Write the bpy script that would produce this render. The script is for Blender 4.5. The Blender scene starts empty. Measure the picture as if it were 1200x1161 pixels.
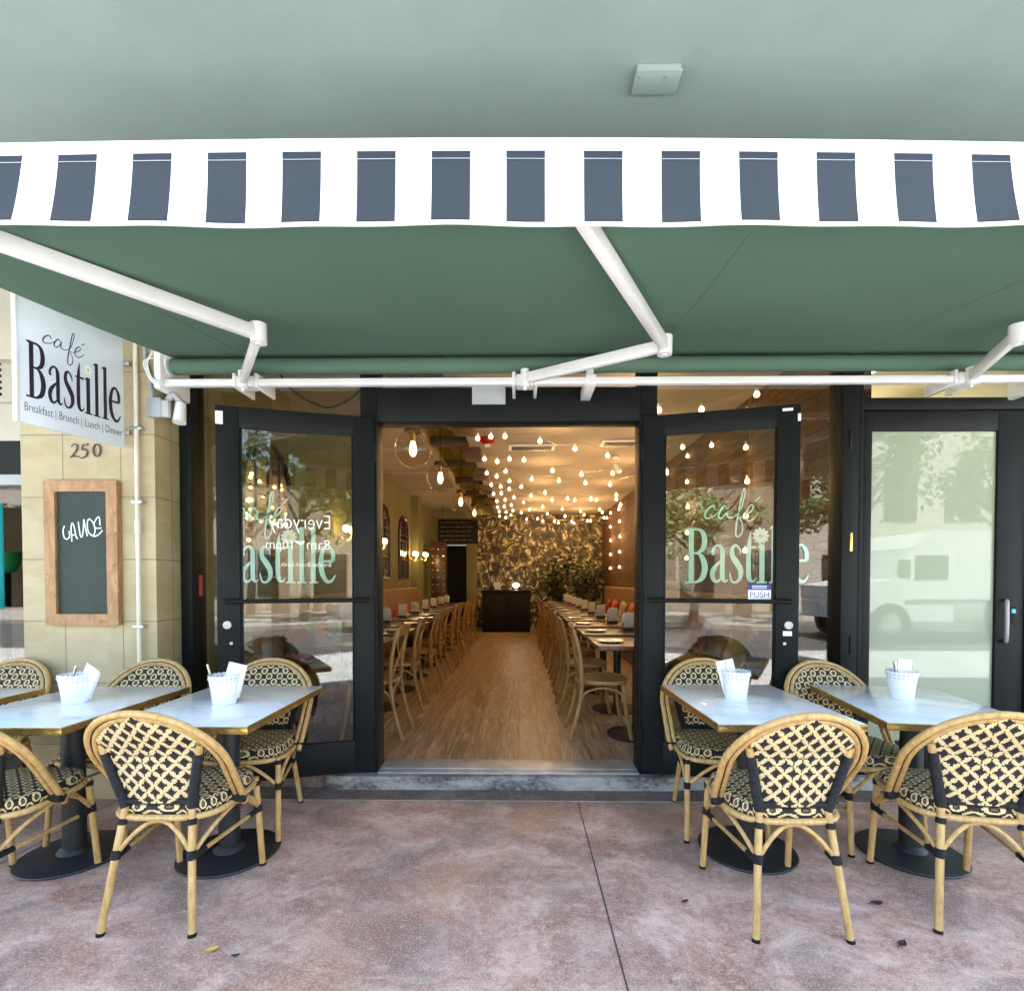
import bpy, bmesh, math, random
from mathutils import Vector, Matrix
R = math.radians
sc = bpy.context.scene
COL = sc.collection
V = Vector

# ------------------------------------------------------------------ camera
F = 600.0; PX = 600.0; PY = 692.0; YAW = R(0.76); PIT = R(1.15); H = 1.34
cam = bpy.data.cameras.new('camera'); co = bpy.data.objects.new('camera', cam); COL.objects.link(co)
co.location = (0, 0, H); co.rotation_euler = (R(90) - PIT, 0, YAW)
cam.sensor_width = 36; cam.lens = 36 * F / 1200; cam.shift_y = (PY - 580.5) / 1200; cam.shift_x = 0
cam.clip_end = 500; cam.clip_start = 0.05
sc.camera = co
fw = V((-math.sin(YAW) * math.cos(PIT), math.cos(YAW) * math.cos(PIT), -math.sin(PIT)))
rt = V((math.cos(YAW), math.sin(YAW), 0)); up = rt.cross(fw)
EYE = V((0, 0, H))
def ray(px, py): return fw + rt * ((px - PX) / F) - up * ((py - PY) / F)
def UY(px, py, Y):                       # surveyed point of the photo on the plane y = Y
    r = ray(px, py); return EYE + r * (Y / r.y)
def UZ(px, py, Z):
    r = ray(px, py); return EYE + r * ((Z - H) / r.z)
def UP(px, py, P, n):
    r = ray(px, py); return EYE + r * ((P - EYE).dot(n) / r.dot(n))

# ------------------------------------------------------------------ mesh builder
class MB:
    def __init__(s): s.v = []; s.f = []; s.m = []; s.u = []; s.hasuv = False
    def add(s, vs, fs, m=0, uvs=None):
        o = len(s.v); s.v += [tuple(p) for p in vs]
        for k, f in enumerate(fs):
            s.f.append([i + o for i in f]); s.m.append(m if not isinstance(m, list) else m[k])
            if uvs: s.u.append(uvs[k]); s.hasuv = True
            else: s.u.append(None)
        return s
    def quad(s, a, b, c, d, m=0, uv=None): return s.add([a, b, c, d], [[0, 1, 2, 3]], m, [uv] if uv else None)
    def obox(s, c, ax, hs, m=0, bv=0.0):
        bm = bmesh.new(); bmesh.ops.create_cube(bm, size=2)
        for v in bm.verts: v.co = V((v.co.x * hs[0], v.co.y * hs[1], v.co.z * hs[2]))
        if bv: bmesh.ops.bevel(bm, geom=bm.edges[:], offset=min(bv, min(hs) * .9), segments=2, affect='EDGES', profile=.5)
        bm.verts.index_update(); c = V(c)
        vs = [c + ax[0] * v.co.x + ax[1] * v.co.y + ax[2] * v.co.z for v in bm.verts]
        fs = [[v.index for v in f.verts] for f in bm.faces]; bm.free()
        return s.add(vs, fs, m)
    def box(s, x0, x1, y0, y1, z0, z1, m=0, bv=0.0):
        return s.obox(((x0 + x1) / 2, (y0 + y1) / 2, (z0 + z1) / 2), (V((1, 0, 0)), V((0, 1, 0)), V((0, 0, 1))),
                      (abs(x1 - x0) / 2, abs(y1 - y0) / 2, abs(z1 - z0) / 2), m, bv)
    def bar(s, a, b, w, h, m=0, bv=0.0, upv=(0, 0, 1)):
        a = V(a); b = V(b); d = (b - a); L = d.length; d.normalize()
        x = d.cross(V(upv)).normalized(); z = x.cross(d)
        return s.obox((a + b) / 2, (d, x, z), (L / 2, w / 2, h / 2), m, bv)
    def tube(s, pts, r, n=10, m=0, cap=True, closed=False):
        pts = [V(p) for p in pts]; N = len(pts)
        rs = r if isinstance(r, (list, tuple)) else [r] * N
        vs = []; prev = None
        for i, p in enumerate(pts):
            a = pts[(i - 1) % N] if (i > 0 or closed) else p; b = pts[(i + 1) % N] if (i < N - 1 or closed) else p
            t = (b - a).normalized()
            if prev is None:
                ref = V((0, 0, 1)) if abs(t.z) < .9 else V((1, 0, 0)); x = t.cross(ref).normalized()
            else: x = (prev - t * prev.dot(t)).normalized()
            prev = x; y = t.cross(x)
            for k in range(n):
                g = 2 * math.pi * k / n; vs.append(p + (x * math.cos(g) + y * math.sin(g)) * rs[i])
        fs = []
        for i in range(N if closed else N - 1):
            j = (i + 1) % N
            for k in range(n): fs.append([i * n + k, i * n + (k + 1) % n, j * n + (k + 1) % n, j * n + k])
        if cap and not closed: fs.append(list(range(n))[::-1]); fs.append([(N - 1) * n + k for k in range(n)])
        return s.add(vs, fs, m)
    def lathe(s, c, prof, n=28, m=0, rx=1.0):
        c = V(c); vs = []; fs = []; P = len(prof)
        for r, z in prof:
            for k in range(n):
                g = 2 * math.pi * k / n; vs.append(c + V((math.cos(g) * r, math.sin(g) * r * rx, z)))
        for i in range(P - 1):
            for k in range(n): fs.append([i * n + k, i * n + (k + 1) % n, (i + 1) * n + (k + 1) % n, (i + 1) * n + k])
        if prof[0][0] > 1e-5: fs.append(list(range(n))[::-1])
        if prof[-1][0] > 1e-5: fs.append([(P - 1) * n + k for k in range(n)])
        return s.add(vs, fs, m)
    def prism(s, poly, ext, m=0):
        poly = [V(p) for p in poly]; e = V(ext); n = len(poly)
        fs = [list(range(n))[::-1], [n + i for i in range(n)]] + [[i, (i + 1) % n, n + (i + 1) % n, n + i] for i in range(n)]
        return s.add(poly + [p + e for p in poly], fs, m)
    def ball(s, c, r, n=12, m=0, sz=1.0, k=8):
        return s.lathe(c, [(max(r * math.sin(math.pi * i / k), 1e-6), -r * sz * math.cos(math.pi * i / k)) for i in range(k + 1)], n, m)
    def build(s, name, mats, parent=None, world=True, ang=35, flat=False):
        me = bpy.data.meshes.new(name)
        off = V((0, 0, 0))
        if parent is not None and world:
            off = V(parent.get('_o', (0, 0, 0)))
        me.from_pydata([(p[0] - off[0], p[1] - off[1], p[2] - off[2]) for p in s.v], [], s.f)
        for p, mi in zip(me.polygons, s.m): p.material_index = mi
        if s.hasuv:
            ul = me.uv_layers.new(name='UVMap')
            for p, u in zip(me.polygons, s.u):
                if u:
                    for li, q in zip(p.loop_indices, u): ul.data[li].uv = q
        if not isinstance(mats, (list, tuple)): mats = [mats]
        for x in mats: me.materials.append(x)
        bm = bmesh.new(); bm.from_mesh(me); bmesh.ops.remove_doubles(bm, verts=bm.verts[:], dist=1e-6) if not s.hasuv else None
        bmesh.ops.recalc_face_normals(bm, faces=bm.faces[:]); bm.to_mesh(me); bm.free()
        if not flat:
            for p in me.polygons: p.use_smooth = True
            me.set_sharp_from_angle(angle=R(ang))
        o = bpy.data.objects.new(name, me); COL.objects.link(o)
        if parent is not None:
            o.parent = parent
            o['_o'] = list(off) if world else [0, 0, 0]
        else: o['_o'] = [0, 0, 0]
        return o
def empty(name, loc=(0, 0, 0), rz=0):
    o = bpy.data.objects.new(name, None); COL.objects.link(o); o.empty_display_size = .1
    o.location = loc; o.rotation_euler = (0, 0, rz); o['_o'] = list(loc); return o
def tag(o, label=None, cat=None, group=None, kind=None):
    if label: o['label'] = label
    if cat: o['category'] = cat
    if group: o['group'] = group
    if kind: o['kind'] = kind
    return o
def thing(name, loc, label, cat, group=None, rz=0): return tag(empty(name, loc, rz), label, cat, group)
def copy_tree(o, parent=None):
    c = o.copy(); COL.objects.link(c)
    if parent is not None: c.parent = parent
    for ch in list(o.children): copy_tree(ch, c)
    return c
def cat_rom(pts, n=6, closed=False):
    P = [tuple(p) for p in pts]; out = []; N = len(P)
    for i in range(N if closed else N - 1):
        p0 = P[(i - 1) % N] if (closed or i > 0) else P[0]; p1 = P[i]; p2 = P[(i + 1) % N]
        p3 = P[(i + 2) % N] if (closed or i + 2 < N) else P[-1]
        for k in range(n):
            t = k / n
            out.append(tuple(.5 * (2 * b + (c - a) * t + (2 * a - 5 * b + 4 * c - d) * t * t + (3 * b - a - 3 * c + d) * t ** 3)
                             for a, b, c, d in zip(p0, p1, p2, p3)))
    if not closed: out.append(P[-1])
    return out
ORD = ['first', 'second', 'third', 'fourth', 'fifth', 'sixth', 'seventh', 'eighth', 'ninth', 'tenth', 'eleventh', 'twelfth']

# ------------------------------------------------------------------ materials
class S:
    def __init__(s, name):
        s.m = bpy.data.materials.new(name); s.m.use_nodes = True; s.nt = s.m.node_tree
        s.b = s.nt.nodes['Principled BSDF']; s.out = s.nt.nodes['Material Output']
    def n(s, t, ins=None, **kw):
        q = s.nt.nodes.new(t)
        for k, v in kw.items(): setattr(q, k, v)
        for k, v in (ins or {}).items():
            if isinstance(v, bpy.types.NodeSocket): s.nt.links.new(v, q.inputs[k])
            elif v is not None: q.inputs[k].default_value = v
        return q
    def co(s, kind='Object'): return s.n('ShaderNodeTexCoord').outputs[kind]
    def pos(s): return s.n('ShaderNodeNewGeometry').outputs['Position']
    def map(s, v, scale=(1, 1, 1), loc=(0, 0, 0), rot=(0, 0, 0)):
        return s.n('ShaderNodeMapping', {'Vector': v, 'Scale': scale, 'Location': loc, 'Rotation': rot}).outputs[0]
    def noise(s, v, sc_, det=4, rough=.55, dist=0):
        return s.n('ShaderNodeTexNoise', {'Vector': v, 'Scale': sc_, 'Detail': det, 'Roughness': rough, 'Distortion': dist}).outputs['Fac']
    def ramp(s, f, stops, interp='LINEAR'):
        q = s.n('ShaderNodeValToRGB', {'Fac': f}); cr = q.color_ramp; cr.interpolation = interp
        while len(cr.elements) < len(stops): cr.elements.new(.5)
        for e, (p, c) in zip(cr.elements, stops):
            e.position = p; e.color = (*c, 1) if isinstance(c, tuple) else (c, c, c, 1)
        return q.outputs[0]
    def mix(s, f, a, b, bt='MIX'):
        q = s.n('ShaderNodeMix', data_type='RGBA', blend_type=bt)
        for k, v in ((0, f), (6, a), (7, b)):
            if isinstance(v, bpy.types.NodeSocket): s.nt.links.new(v, q.inputs[k])
            else: q.inputs[k].default_value = (*v, 1) if isinstance(v, tuple) and len(v) == 3 else v
        return q.outputs[2]
    def ma(s, op, a, b=None, c=None, clamp=False):
        q = s.n('ShaderNodeMath', operation=op, use_clamp=clamp)
        for k, v in enumerate((a, b, c)):
            if isinstance(v, bpy.types.NodeSocket): s.nt.links.new(v, q.inputs[k])
            elif v is not None: q.inputs[k].default_value = v
        return q.outputs[0]
    def vm(s, op, a, b=None):
        q = s.n('ShaderNodeVectorMath', operation=op)
        for k, v in enumerate((a, b)):
            if isinstance(v, bpy.types.NodeSocket): s.nt.links.new(v, q.inputs[k])
            elif v is not None: q.inputs[k].default_value = v
        return q.outputs[0]
    def sep(s, v): return s.n('ShaderNodeSeparateXYZ', {0: v}).outputs
    def comb(s, x=0, y=0, z=0): return s.n('ShaderNodeCombineXYZ', {0: x, 1: y, 2: z}).outputs[0]
    def set(s, **kw):
        for k, v in kw.items():
            k = {'col': 'Base Color', 'rough': 'Roughness', 'metal': 'Metallic', 'spec': 'Specular IOR Level', 'coat': 'Coat Weight',
                 'coatr': 'Coat Roughness', 'trans': 'Transmission Weight', 'em': 'Emission Color', 'es': 'Emission Strength', 'ior': 'IOR',
                 'sheen': 'Sheen Weight'}[k]
            if isinstance(v, bpy.types.NodeSocket): s.nt.links.new(v, s.b.inputs[k])
            else: s.b.inputs[k].default_value = (*v, 1) if isinstance(v, tuple) and len(v) == 3 else v
        return s
    def bump(s, h, d=.002, st=.5):
        q = s.n('ShaderNodeBump', {'Height': h, 'Distance': d, 'Strength': st}); s.nt.links.new(q.outputs[0], s.b.inputs['Normal']); return s
def basic(name, col, rough=.5, metal=0, var=.12, vs=6, coat=0, bump=0, bs=60, spec=.5):
    s = S(name); p = s.co()
    n = s.noise(p, vs, 5)
    d = tuple(max(0, c * (1 - var)) for c in col); l = tuple(min(1, c * (1 + var)) for c in col)
    s.set(col=s.ramp(n, [(.3, d), (.7, l)]), metal=metal, coat=coat, spec=spec)
    s.set(rough=s.ma('MULTIPLY_ADD', s.noise(p, vs * 3, 3), .2, max(0.02, rough - .1), clamp=True))
    if bump: s.bump(s.noise(p, bs, 4), bump, .6)
    return s.m
M = {}
M['black_frame'] = basic('black_painted_aluminium', (.011, .013, .0125), .5, 0, .18, 3, bump=.0004, bs=90, spec=.15)
M['black_iron'] = basic('black_cast_iron', (.016, .018, .019), .5, 0, .2, 12, bump=.0008, bs=160)
M['black'] = basic('matt_black', (.008, .008, .0085), .6, spec=.2)
M['white_metal'] = basic('white_powder_coat', (.78, .79, .78), .35, 0, .05, 5)
M['grey_metal'] = basic('grey_steel', (.35, .37, .38), .4, .3)
M['alu'] = basic('worn_aluminium', (.5, .52, .52), .45, .6, .2, 8)
M['brass'] = basic('brushed_brass', (.62, .43, .14), .3, .9, .15, 20)
M['white_paint'] = basic('white_paint', (.8, .8, .78), .5, 0, .03)
M['sticker_white'] = basic('white_sticker', (.85, .87, .86), .4, 0, .02)
M['sticker_blue'] = basic('blue_sticker', (.02, .03, .25), .4, 0, .05)
M['sticker_cyan'] = basic('blue_tape', (.02, .55, .75), .4, 0, .05)
M['sticker_red'] = basic('red_sticker', (.35, .05, .03), .4, 0, .2, 40)
M['letter_green'] = basic('mint_vinyl_lettering', (.60, .88, .75), .5, 0, .04)
M['letter_white'] = basic('white_vinyl_lettering', (.85, .87, .85), .5, 0, .02)
M['letter_dark'] = basic('dark_plum_lettering', (.02, .012, .025), .45, 0, .05)
M['petal'] = basic('daisy_petal', (.75, .85, .75), .6, 0, .05)
M['yellow'] = basic('daisy_yellow', (.7, .6, .12), .6, 0, .1)
M['number_brown'] = basic('bronze_numbers', (.06, .05, .04), .45, .3)
M['chalk'] = basic('chalk', (.75, .82, .78), .9, 0, .1, 80)
M['bentwood'] = basic('pale_bentwood', (.33, .185, .062), .4, 0, .25, 9)
M['cane_seat'] = basic('brown_cane_seat', (.2, .10, .03), .5, 0, .3, 60, bump=.001, bs=220)
M['dark_wood'] = basic('dark_table_wood', (.07, .035, .02), .3, 0, .3, 8)
M['plate'] = basic('white_china', (.78, .76, .72), .2, 0, .02, coat=.5)
M['paper'] = basic('white_paper', (.75, .74, .71), .7, 0, .05)
M['tan_leather'] = basic('tan_leather', (.27, .15, .06), .5, 0, .2, 5, bump=.001)
M['cush_orange'] = basic('orange_cushion', (.5, .1, .03), .8, 0, .15)
M['cush_red'] = basic('red_cushion', (.28, .03, .02), .8, 0, .15)
M['cush_cream'] = basic('cream_cushion', (.45, .34, .2), .8, 0, .15)
M['ceiling'] = basic('ceiling_paint', (.40, .345, .285), .8, 0, .05, 2)
M['trough'] = basic('yellow_ochre_paint', (.55, .45, .13), .7, 0, .1, 2)
M['beam'] = basic('dark_brown_beam', (.10, .055, .025), .6, 0, .25, 6)
M['green_wall'] = basic('olive_wall_paint', (.22, .20, .085), .75, 0, .12, 2, bump=.0006, bs=50)
M['soffit'] = basic('grey_green_soffit_paint', (.275, .345, .33), .75, 0, .09, 1.6, bump=.0008, bs=120)
M['render'] = basic('beige_render', (.5, .47, .4), .8, 0, .1, 3, bump=.002, bs=40)
M['dark_glass'] = basic('dark_window', (.02, .024, .025), .08, 0, .3, 2)
M['teal'] = basic('teal_fabric', (.0, .3, .32), .7, 0, .15)
M['green_plastic'] = basic('green_plastic', (.03, .3, .10), .35, 0, .15)
M['red_plastic'] = basic('red_plastic', (.4, .01, .01), .35, 0, .15)
M['truck_white'] = basic('white_truck_paint', (.6, .63, .63), .3, 0, .06, 2, coat=.4)
M['car_grey'] = basic('silver_car_paint', (.3, .32, .34), .3, .3, .06, 2, coat=.6)
M['rubber'] = basic('tyre_rubber', (.02, .02, .02), .8)
M['bark'] = basic('bark', (.12, .085, .06), .9, 0, .3, 10, bump=.01, bs=20)
M['leaf_dark'] = basic('dry_dark_leaf', (.03, .028, .035), .6, 0, .3, 60)
M['leaf_yellow'] = basic('yellow_leaf', (.65, .4, .08), .6, 0, .2, 60)
M['terracotta'] = basic('grey_pot', (.22, .2, .17), .7)
M['light_grey'] = basic('light_grey_plastic', (.42, .45, .46), .45, 0, .08)
M['kerb'] = basic('kerb_concrete', (.27, .26, .245), .8, 0, .2, 4, bump=.003)
M['napkin'] = basic('white_napkin', (.82, .82, .82), .8, 0, .03, bump=.001)
M['steel'] = basic('polished_steel', (.55, .56, .57), .2, .95, .1, 20)
M['wire'] = basic('beige_wire', (.35, .28, .2), .5)
M['wood_frame'] = None
def foliage(name, a, b, c):
    s = S(name); p = s.pos(); n = s.noise(p, 1.1, 3); n2 = s.noise(p, 9, 2)
    s.set(col=s.mix(s.ramp(n2, [(.4, 0.0), (.6, 1.0)]), s.ramp(n, [(.35, a), (.65, b)]), c), rough=.5)
    return s.m
M['foliage'] = foliage('street_tree_leaves', (.035, .07, .018), (.07, .13, .03), (.10, .17, .045))
M['plant'] = foliage('indoor_plant_leaves', (.012, .03, .01), (.03, .055, .016), (.045, .08, .02))

def m_bamboo():
    s = S('rattan_bamboo'); p = s.co(); n = s.noise(s.map(p, (30, 30, 6)), 2.0, 4); n2 = s.noise(p, 40, 2)
    s.set(col=s.mix(s.ramp(n2, [(.5, 0.0), (.75, .35)]), s.ramp(n, [(.25, (.36, .215, .07)), (.55, (.53, .345, .125)), (.8, (.62, .43, .18))]), (.3, .16, .05)), rough=.45, coat=.04)
    return s.m
M['bamboo'] = m_bamboo()
def m_wrap():
    s = S('black_wrapped_cane'); z = s.sep(s.co())[2]
    w = s.ma('SINE', s.ma('MULTIPLY', z, 900)); s.set(col=s.ramp(s.noise(s.co(), 60), [(.3, (.008, .008, .009)), (.7, (.02, .021, .024))]), rough=.5, spec=.3).bump(w, .0016, .8)
    return s.m
M['wrap'] = m_wrap()
def weave(name, kind):
    s = S(name); uv = s.co('UV')
    q = s.vm('SNAP', s.vm('ADD', uv, (5.0, 5.0, 0)), (.0052 if kind == 'star' else .0036,) * 2 + (1,))
    x, y, _ = s.sep(q); P = .061
    a = s.ma('DIVIDE', s.ma('ADD', x, y), P); b = s.ma('DIVIDE', s.ma('SUBTRACT', y, x), P)
    fa = s.ma('SUBTRACT', s.ma('FRACT', a), .5); fb = s.ma('SUBTRACT', s.ma('FRACT', s.ma('ADD', b, 20.0)), .5)
    xs = s.sep(s.vm('SCALE', uv) if False else uv)
    strand = s.ma('SINE', s.ma('MULTIPLY', s.ma('ADD', xs[0], xs[1]), 1150)); strand2 = s.ma('SINE', s.ma('MULTIPLY', s.ma('SUBTRACT', xs[0], xs[1]), 1150))
    tex = s.ma('MULTIPLY', strand, strand2)
    cream = s.ramp(s.noise(uv, 120, 2), [(.3, (.56, .43, .19)), (.7, (.76, .64, .36))])
    dark = s.ramp(s.noise(uv, 90, 2), [(.3, (.008, .006, .007)), (.7, (.022, .016, .017))])
    if kind == 'ring':
        r = s.ma('SQRT', s.ma('ADD', s.ma('MULTIPLY', fa, fa), s.ma('MULTIPLY', fb, fb)))
        ring = s.ma('MULTIPLY', s.ma('LESS_THAN', r, .43), s.ma('GREATER_THAN', r, .24))
        core = s.ma('LESS_THAN', r, .13)
        c = s.mix(ring, s.mix(core, dark, (.16, .10, .04)), cream)
    else:
        u_ = s.ma('ABSOLUTE', s.ma('MULTIPLY', s.ma('SUBTRACT', fa, fb), .7071)); v_ = s.ma('ABSOLUTE', s.ma('MULTIPLY', s.ma('ADD', fa, fb), .7071))
        st = s.ma('LESS_THAN', s.ma('ADD', s.ma('POWER', u_, .6), s.ma('POWER', v_, .6)), .79)
        c = s.mix(st, cream, dark)
    s.set(col=c, rough=.5, spec=.3).bump(tex, .001, .5)
    return s.m
M['ring'] = weave('woven_ring_cane', 'ring'); M['star'] = weave('woven_star_cane', 'star')

def m_pavement():
    s = S('stained_pink_concrete'); p = s.pos()
    w = s.vm('ADD', p, s.vm('MULTIPLY', s.n('ShaderNodeTexNoise', {'Vector': p, 'Scale': 1.7, 'Detail': 4}).outputs['Color'], (.5, .5, 0)))
    big = s.noise(s.map(w, (1, .8, 1)), 1.1, 5, .6); mid = s.noise(s.map(w, (1, 1.5, 1), rot=(0, 0, .5)), 4.0, 8, .7)
    fine = s.noise(p, 34, 6, .72); dirt = s.noise(s.map(w, loc=(7, 3, 0)), 1.6, 7, .65); grain = s.noise(p, 260, 2, .6)
    base = s.ramp(big, [(.30, (.23, .115, .080)), (.44, (.32, .185, .140)), (.56, (.36, .24, .205)), (.72, (.50, .395, .345))])
    scuff = s.ramp(mid, [(.42, 0.0), (.55, .45), (.68, .95)])
    c = s.mix(scuff, base, (.72, .61, .54))
    c = s.mix(s.ramp(fine, [(.48, 0.0), (.62, .38)]), c, (.66, .56, .50))
    c = s.mix(s.ramp(fine, [(.34, .45), (.46, 0.0)]), c, (.15, .095, .08))
    c = s.mix(s.ramp(dirt, [(.45, 0.0), (.62, .85)]), c, (.16, .130, .118))
    c = s.mix(s.ramp(s.noise(s.map(w, loc=(1, 9, 2)), 1.3, 5), [(.54, 0.0), (.66, .55)]), c, (.40, .20, .105))
    c = s.mix(s.ramp(s.noise(s.map(p, (1, 2.2, 1), rot=(0, 0, .55)), 13, 8, .78), [(.54, 0.0), (.66, .42)]), c, (.76, .66, .59))
    c = s.mix(s.ramp(grain, [(.36, .55), (.47, 0.0)]), c, (.11, .08, .07))
    c = s.mix(s.ramp(s.noise(p, 120, 4, .75), [(.50, 0.0), (.60, .42)]), c, (.72, .63, .56))
    c = s.mix(1.0, c, (1.13, .985, .85), 'MULTIPLY')
    s.set(col=c, rough=s.ramp(mid, [(.3, .55), (.7, .8)])).bump(s.ma('ADD', fine, s.ma('MULTIPLY', grain, .4)), .002, .45)
    return s.m
M['pavement'] = m_pavement()
def m_step():
    s = S('worn_grey_concrete_step'); p = s.pos(); w = s.map(p, (1, 1, 2.5))
    n = s.noise(w, 1.7, 8, .72, .2); f = s.noise(p, 45, 5, .7)
    c = s.ramp(n, [(.36, (.03, .031, .03)), (.45, (.11, .112, .105)), (.53, (.33, .335, .31)), (.7, (.50, .505, .465))])
    c = s.mix(s.ramp(f, [(.42, 0.0), (.65, .45)]), c, (.50, .49, .46))
    s.set(col=c, rough=.75).bump(f, .003, .5); return s.m
M['step'] = m_step()
def m_border():
    s = S('brown_border_concrete'); p = s.pos(); n = s.noise(p, 3.2, 6, .7); f = s.noise(p, 50, 4, .7)
    c = s.ramp(n, [(.3, (.085, .06, .048)), (.5, (.16, .115, .095)), (.72, (.27, .22, .19))])
    s.set(col=s.mix(s.ramp(f, [(.5, 0.0), (.7, .4)]), c, (.4, .36, .33)), rough=.75).bump(f, .002, .5); return s.m
M['border'] = m_border()
def m_stone():
    s = S('cream_limestone_tiles'); p = s.pos(); x, y, z = s.sep(p)
    u = s.ma('ADD', x, y)
    bt = s.n('ShaderNodeTexBrick', {'Vector': s.comb(s.ma('ADD', u, .317 + 5.4), s.ma('ADD', z, .037)), 'Color1': (.0, 0, 0, 1), 'Color2': (1, 1, 1, 1), 'Mortar': (.5, .5, .5, 1),
              'Scale': 1.0, 'Mortar Size': .0032, 'Brick Width': .355, 'Row Height': .376, 'Mortar Smooth': .3, 'Bias': 0.0}, offset=0.0, squash=1.0)
    n = s.noise(s.map(p, (1, 1, 2.0)), 2.2, 7, .62, .8); f = s.noise(p, 26, 6, .7)
    base = s.ramp(n, [(.3, (.33, .27, .135)), (.5, (.41, .345, .195)), (.7, (.48, .42, .27))])
    c = s.mix(.22, base, s.mix(bt.outputs['Color'], (.34, .27, .14), (.50, .43, .26)))
    c = s.mix(s.ramp(f, [(.56, 0.0), (.72, .3)]), c, (.4, .3, .17))
    c = s.mix(bt.outputs['Fac'], c, (.20, .155, .10))
    s.set(col=c, rough=.55).bump(s.ma('SUBTRACT', s.ma('MULTIPLY', f, .15), bt.outputs['Fac']), .003, .5); return s.m
M['stone'] = m_stone()
def m_brick():
    s = S('brown_brick'); x, y, z = s.sep(s.pos())
    v = s.comb(y, z)
    bt = s.n('ShaderNodeTexBrick', {'Vector': s.vm('ADD', v, s.vm('MULTIPLY', s.n('ShaderNodeTexNoise', {'Vector': v, 'Scale': 9.0}).outputs['Color'], (.012, .012, 0))),
              'Color1': (.085, .03, .010, 1), 'Color2': (.18, .07, .022, 1), 'Mortar': (.055, .03, .015, 1),
              'Scale': 1.0, 'Mortar Size': .008, 'Brick Width': .24, 'Row Height': .068, 'Mortar Smooth': .2})
    n = s.noise(s.pos(), 7, 6, .7)
    c = s.mix(s.ramp(n, [(.4, 0.0), (.7, .6)]), bt.outputs['Color'], (.16, .085, .04))
    s.set(col=c, rough=.8).bump(s.ma('SUBTRACT', s.ma('MULTIPLY', n, .5), bt.outputs['Fac']), .012, .9); return s.m
M['brick'] = m_brick()
def m_planks():
    s = S('wood_look_floor_planks'); x, y, z = s.sep(s.pos())
    bt = s.n('ShaderNodeTexBrick', {'Vector': s.comb(y, s.ma('ADD', x, 10.03)), 'Color1': (0, 0, 0, 1), 'Color2': (1, 1, 1, 1), 'Mortar': (.5, .5, .5, 1),
              'Scale': 1.0, 'Mortar Size': .0022, 'Brick Width': 1.15, 'Row Height': .17, 'Bias': 0.0}, offset=.37)
    k = s.sep(bt.outputs['Color'])[0]
    n = s.noise(s.comb(s.ma('MULTIPLY', y, 1.3), s.ma('MULTIPLY', x, 17), s.ma('MULTIPLY', k, 30)), 1.5, 7, .68, 1.2)
    f = s.noise(s.comb(s.ma('MULTIPLY', y, 7), s.ma('MULTIPLY', x, 90), k), 1.6, 4, .7)
    c = s.ramp(n, [(.32, (.10, .056, .022)), (.44, (.25, .155, .075)), (.55, (.42, .295, .16)), (.66, (.68, .53, .34))])
    c = s.mix(.3, c, s.mix(k, (.17, .10, .055), (.48, .36, .24)))
    c = s.mix(s.ramp(f, [(.5, 0.0), (.75, .4)]), c, (.17, .10, .055))
    c = s.mix(bt.outputs['Fac'], c, (.09, .055, .03))
    s.set(col=c, rough=s.ramp(n, [(.3, .32), (.7, .5)])).bump(s.ma('SUBTRACT', s.ma('MULTIPLY', f, .3), bt.outputs['Fac']), .0015, .4); return s.m
M['planks'] = m_planks()
def m_wallpaper():
    s = S('gold_leaf_wallpaper'); x, y, z = s.sep(s.pos())
    v = s.comb(x, z)
    d = s.vm('ADD', v, s.vm('MULTIPLY', s.n('ShaderNodeTexNoise', {'Vector': v, 'Scale': 3.4, 'Detail': 3.0}).outputs['Color'], (.34, .34, 0)))
    def leaves(vec, sc_, st):
        q = s.n('ShaderNodeTexVoronoi', {'Vector': vec, 'Scale': sc_, 'Randomness': .9}, feature='F1'); k = s.sep(q.outputs['Color'])[0]
        sh = s.ramp(q.outputs['Distance'], [(.34, 1.0), (.56, .15)])
        return s.mix(sh, (.010, .007, .003), s.ramp(k, st))
    c1 = leaves(s.map(d, (2.2, 1, 1), rot=(0, 0, .5)), 6.2, [(.1, (.04, .028, .010)), (.35, (.20, .14, .04)), (.55, (.50, .37, .12)), (.85, (.88, .78, .46))])
    c2 = leaves(s.map(d, (1, 2.0, 1), rot=(0, 0, -.6)), 8.0, [(.2, (.04, .028, .010)), (.45, (.34, .25, .08)), (.8, (.82, .68, .33))])
    c = s.mix(s.ramp(s.noise(d, 3.0, 3), [(.46, 0.0), (.54, 1.0)]), c1, c2)
    s.set(col=c, rough=.5); return s.m
M['wallpaper'] = m_wallpaper()
def m_marble():
    s = S('white_marble_laminate'); p = s.co(); n = s.noise(s.map(p, (1, 1.6, 1), rot=(0, 0, .6)), 3.2, 8, .65, 2.0)
    s.set(col=s.ramp(n, [(.34, (.72, .76, .76)), (.46, (.90, .92, .90)), (.62, (.94, .95, .93))]), rough=.16, coat=.4); return s.m
M['marble'] = m_marble()
def fabric(name, a, b, tl=.25):
    s = S(name); p = s.pos(); n = s.noise(p, 2.0, 4); x, y, z = s.sep(p)
    w = s.ma('MULTIPLY', s.ma('SINE', s.ma('MULTIPLY', x, 2400)), s.ma('SINE', s.ma('MULTIPLY', s.ma('ADD', y, z), 2400)))
    col = s.ramp(n, [(.3, a), (.7, b)])
    s.set(col=col, rough=.85).bump(w, .0006, .35)
    t = s.n('ShaderNodeBsdfTranslucent', {'Color': col}); mx = s.n('ShaderNodeMixShader', {0: tl, 1: s.b.outputs[0], 2: t.outputs[0]})
    s.nt.links.new(mx.outputs[0], s.out.inputs[0]); return s.m
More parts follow.
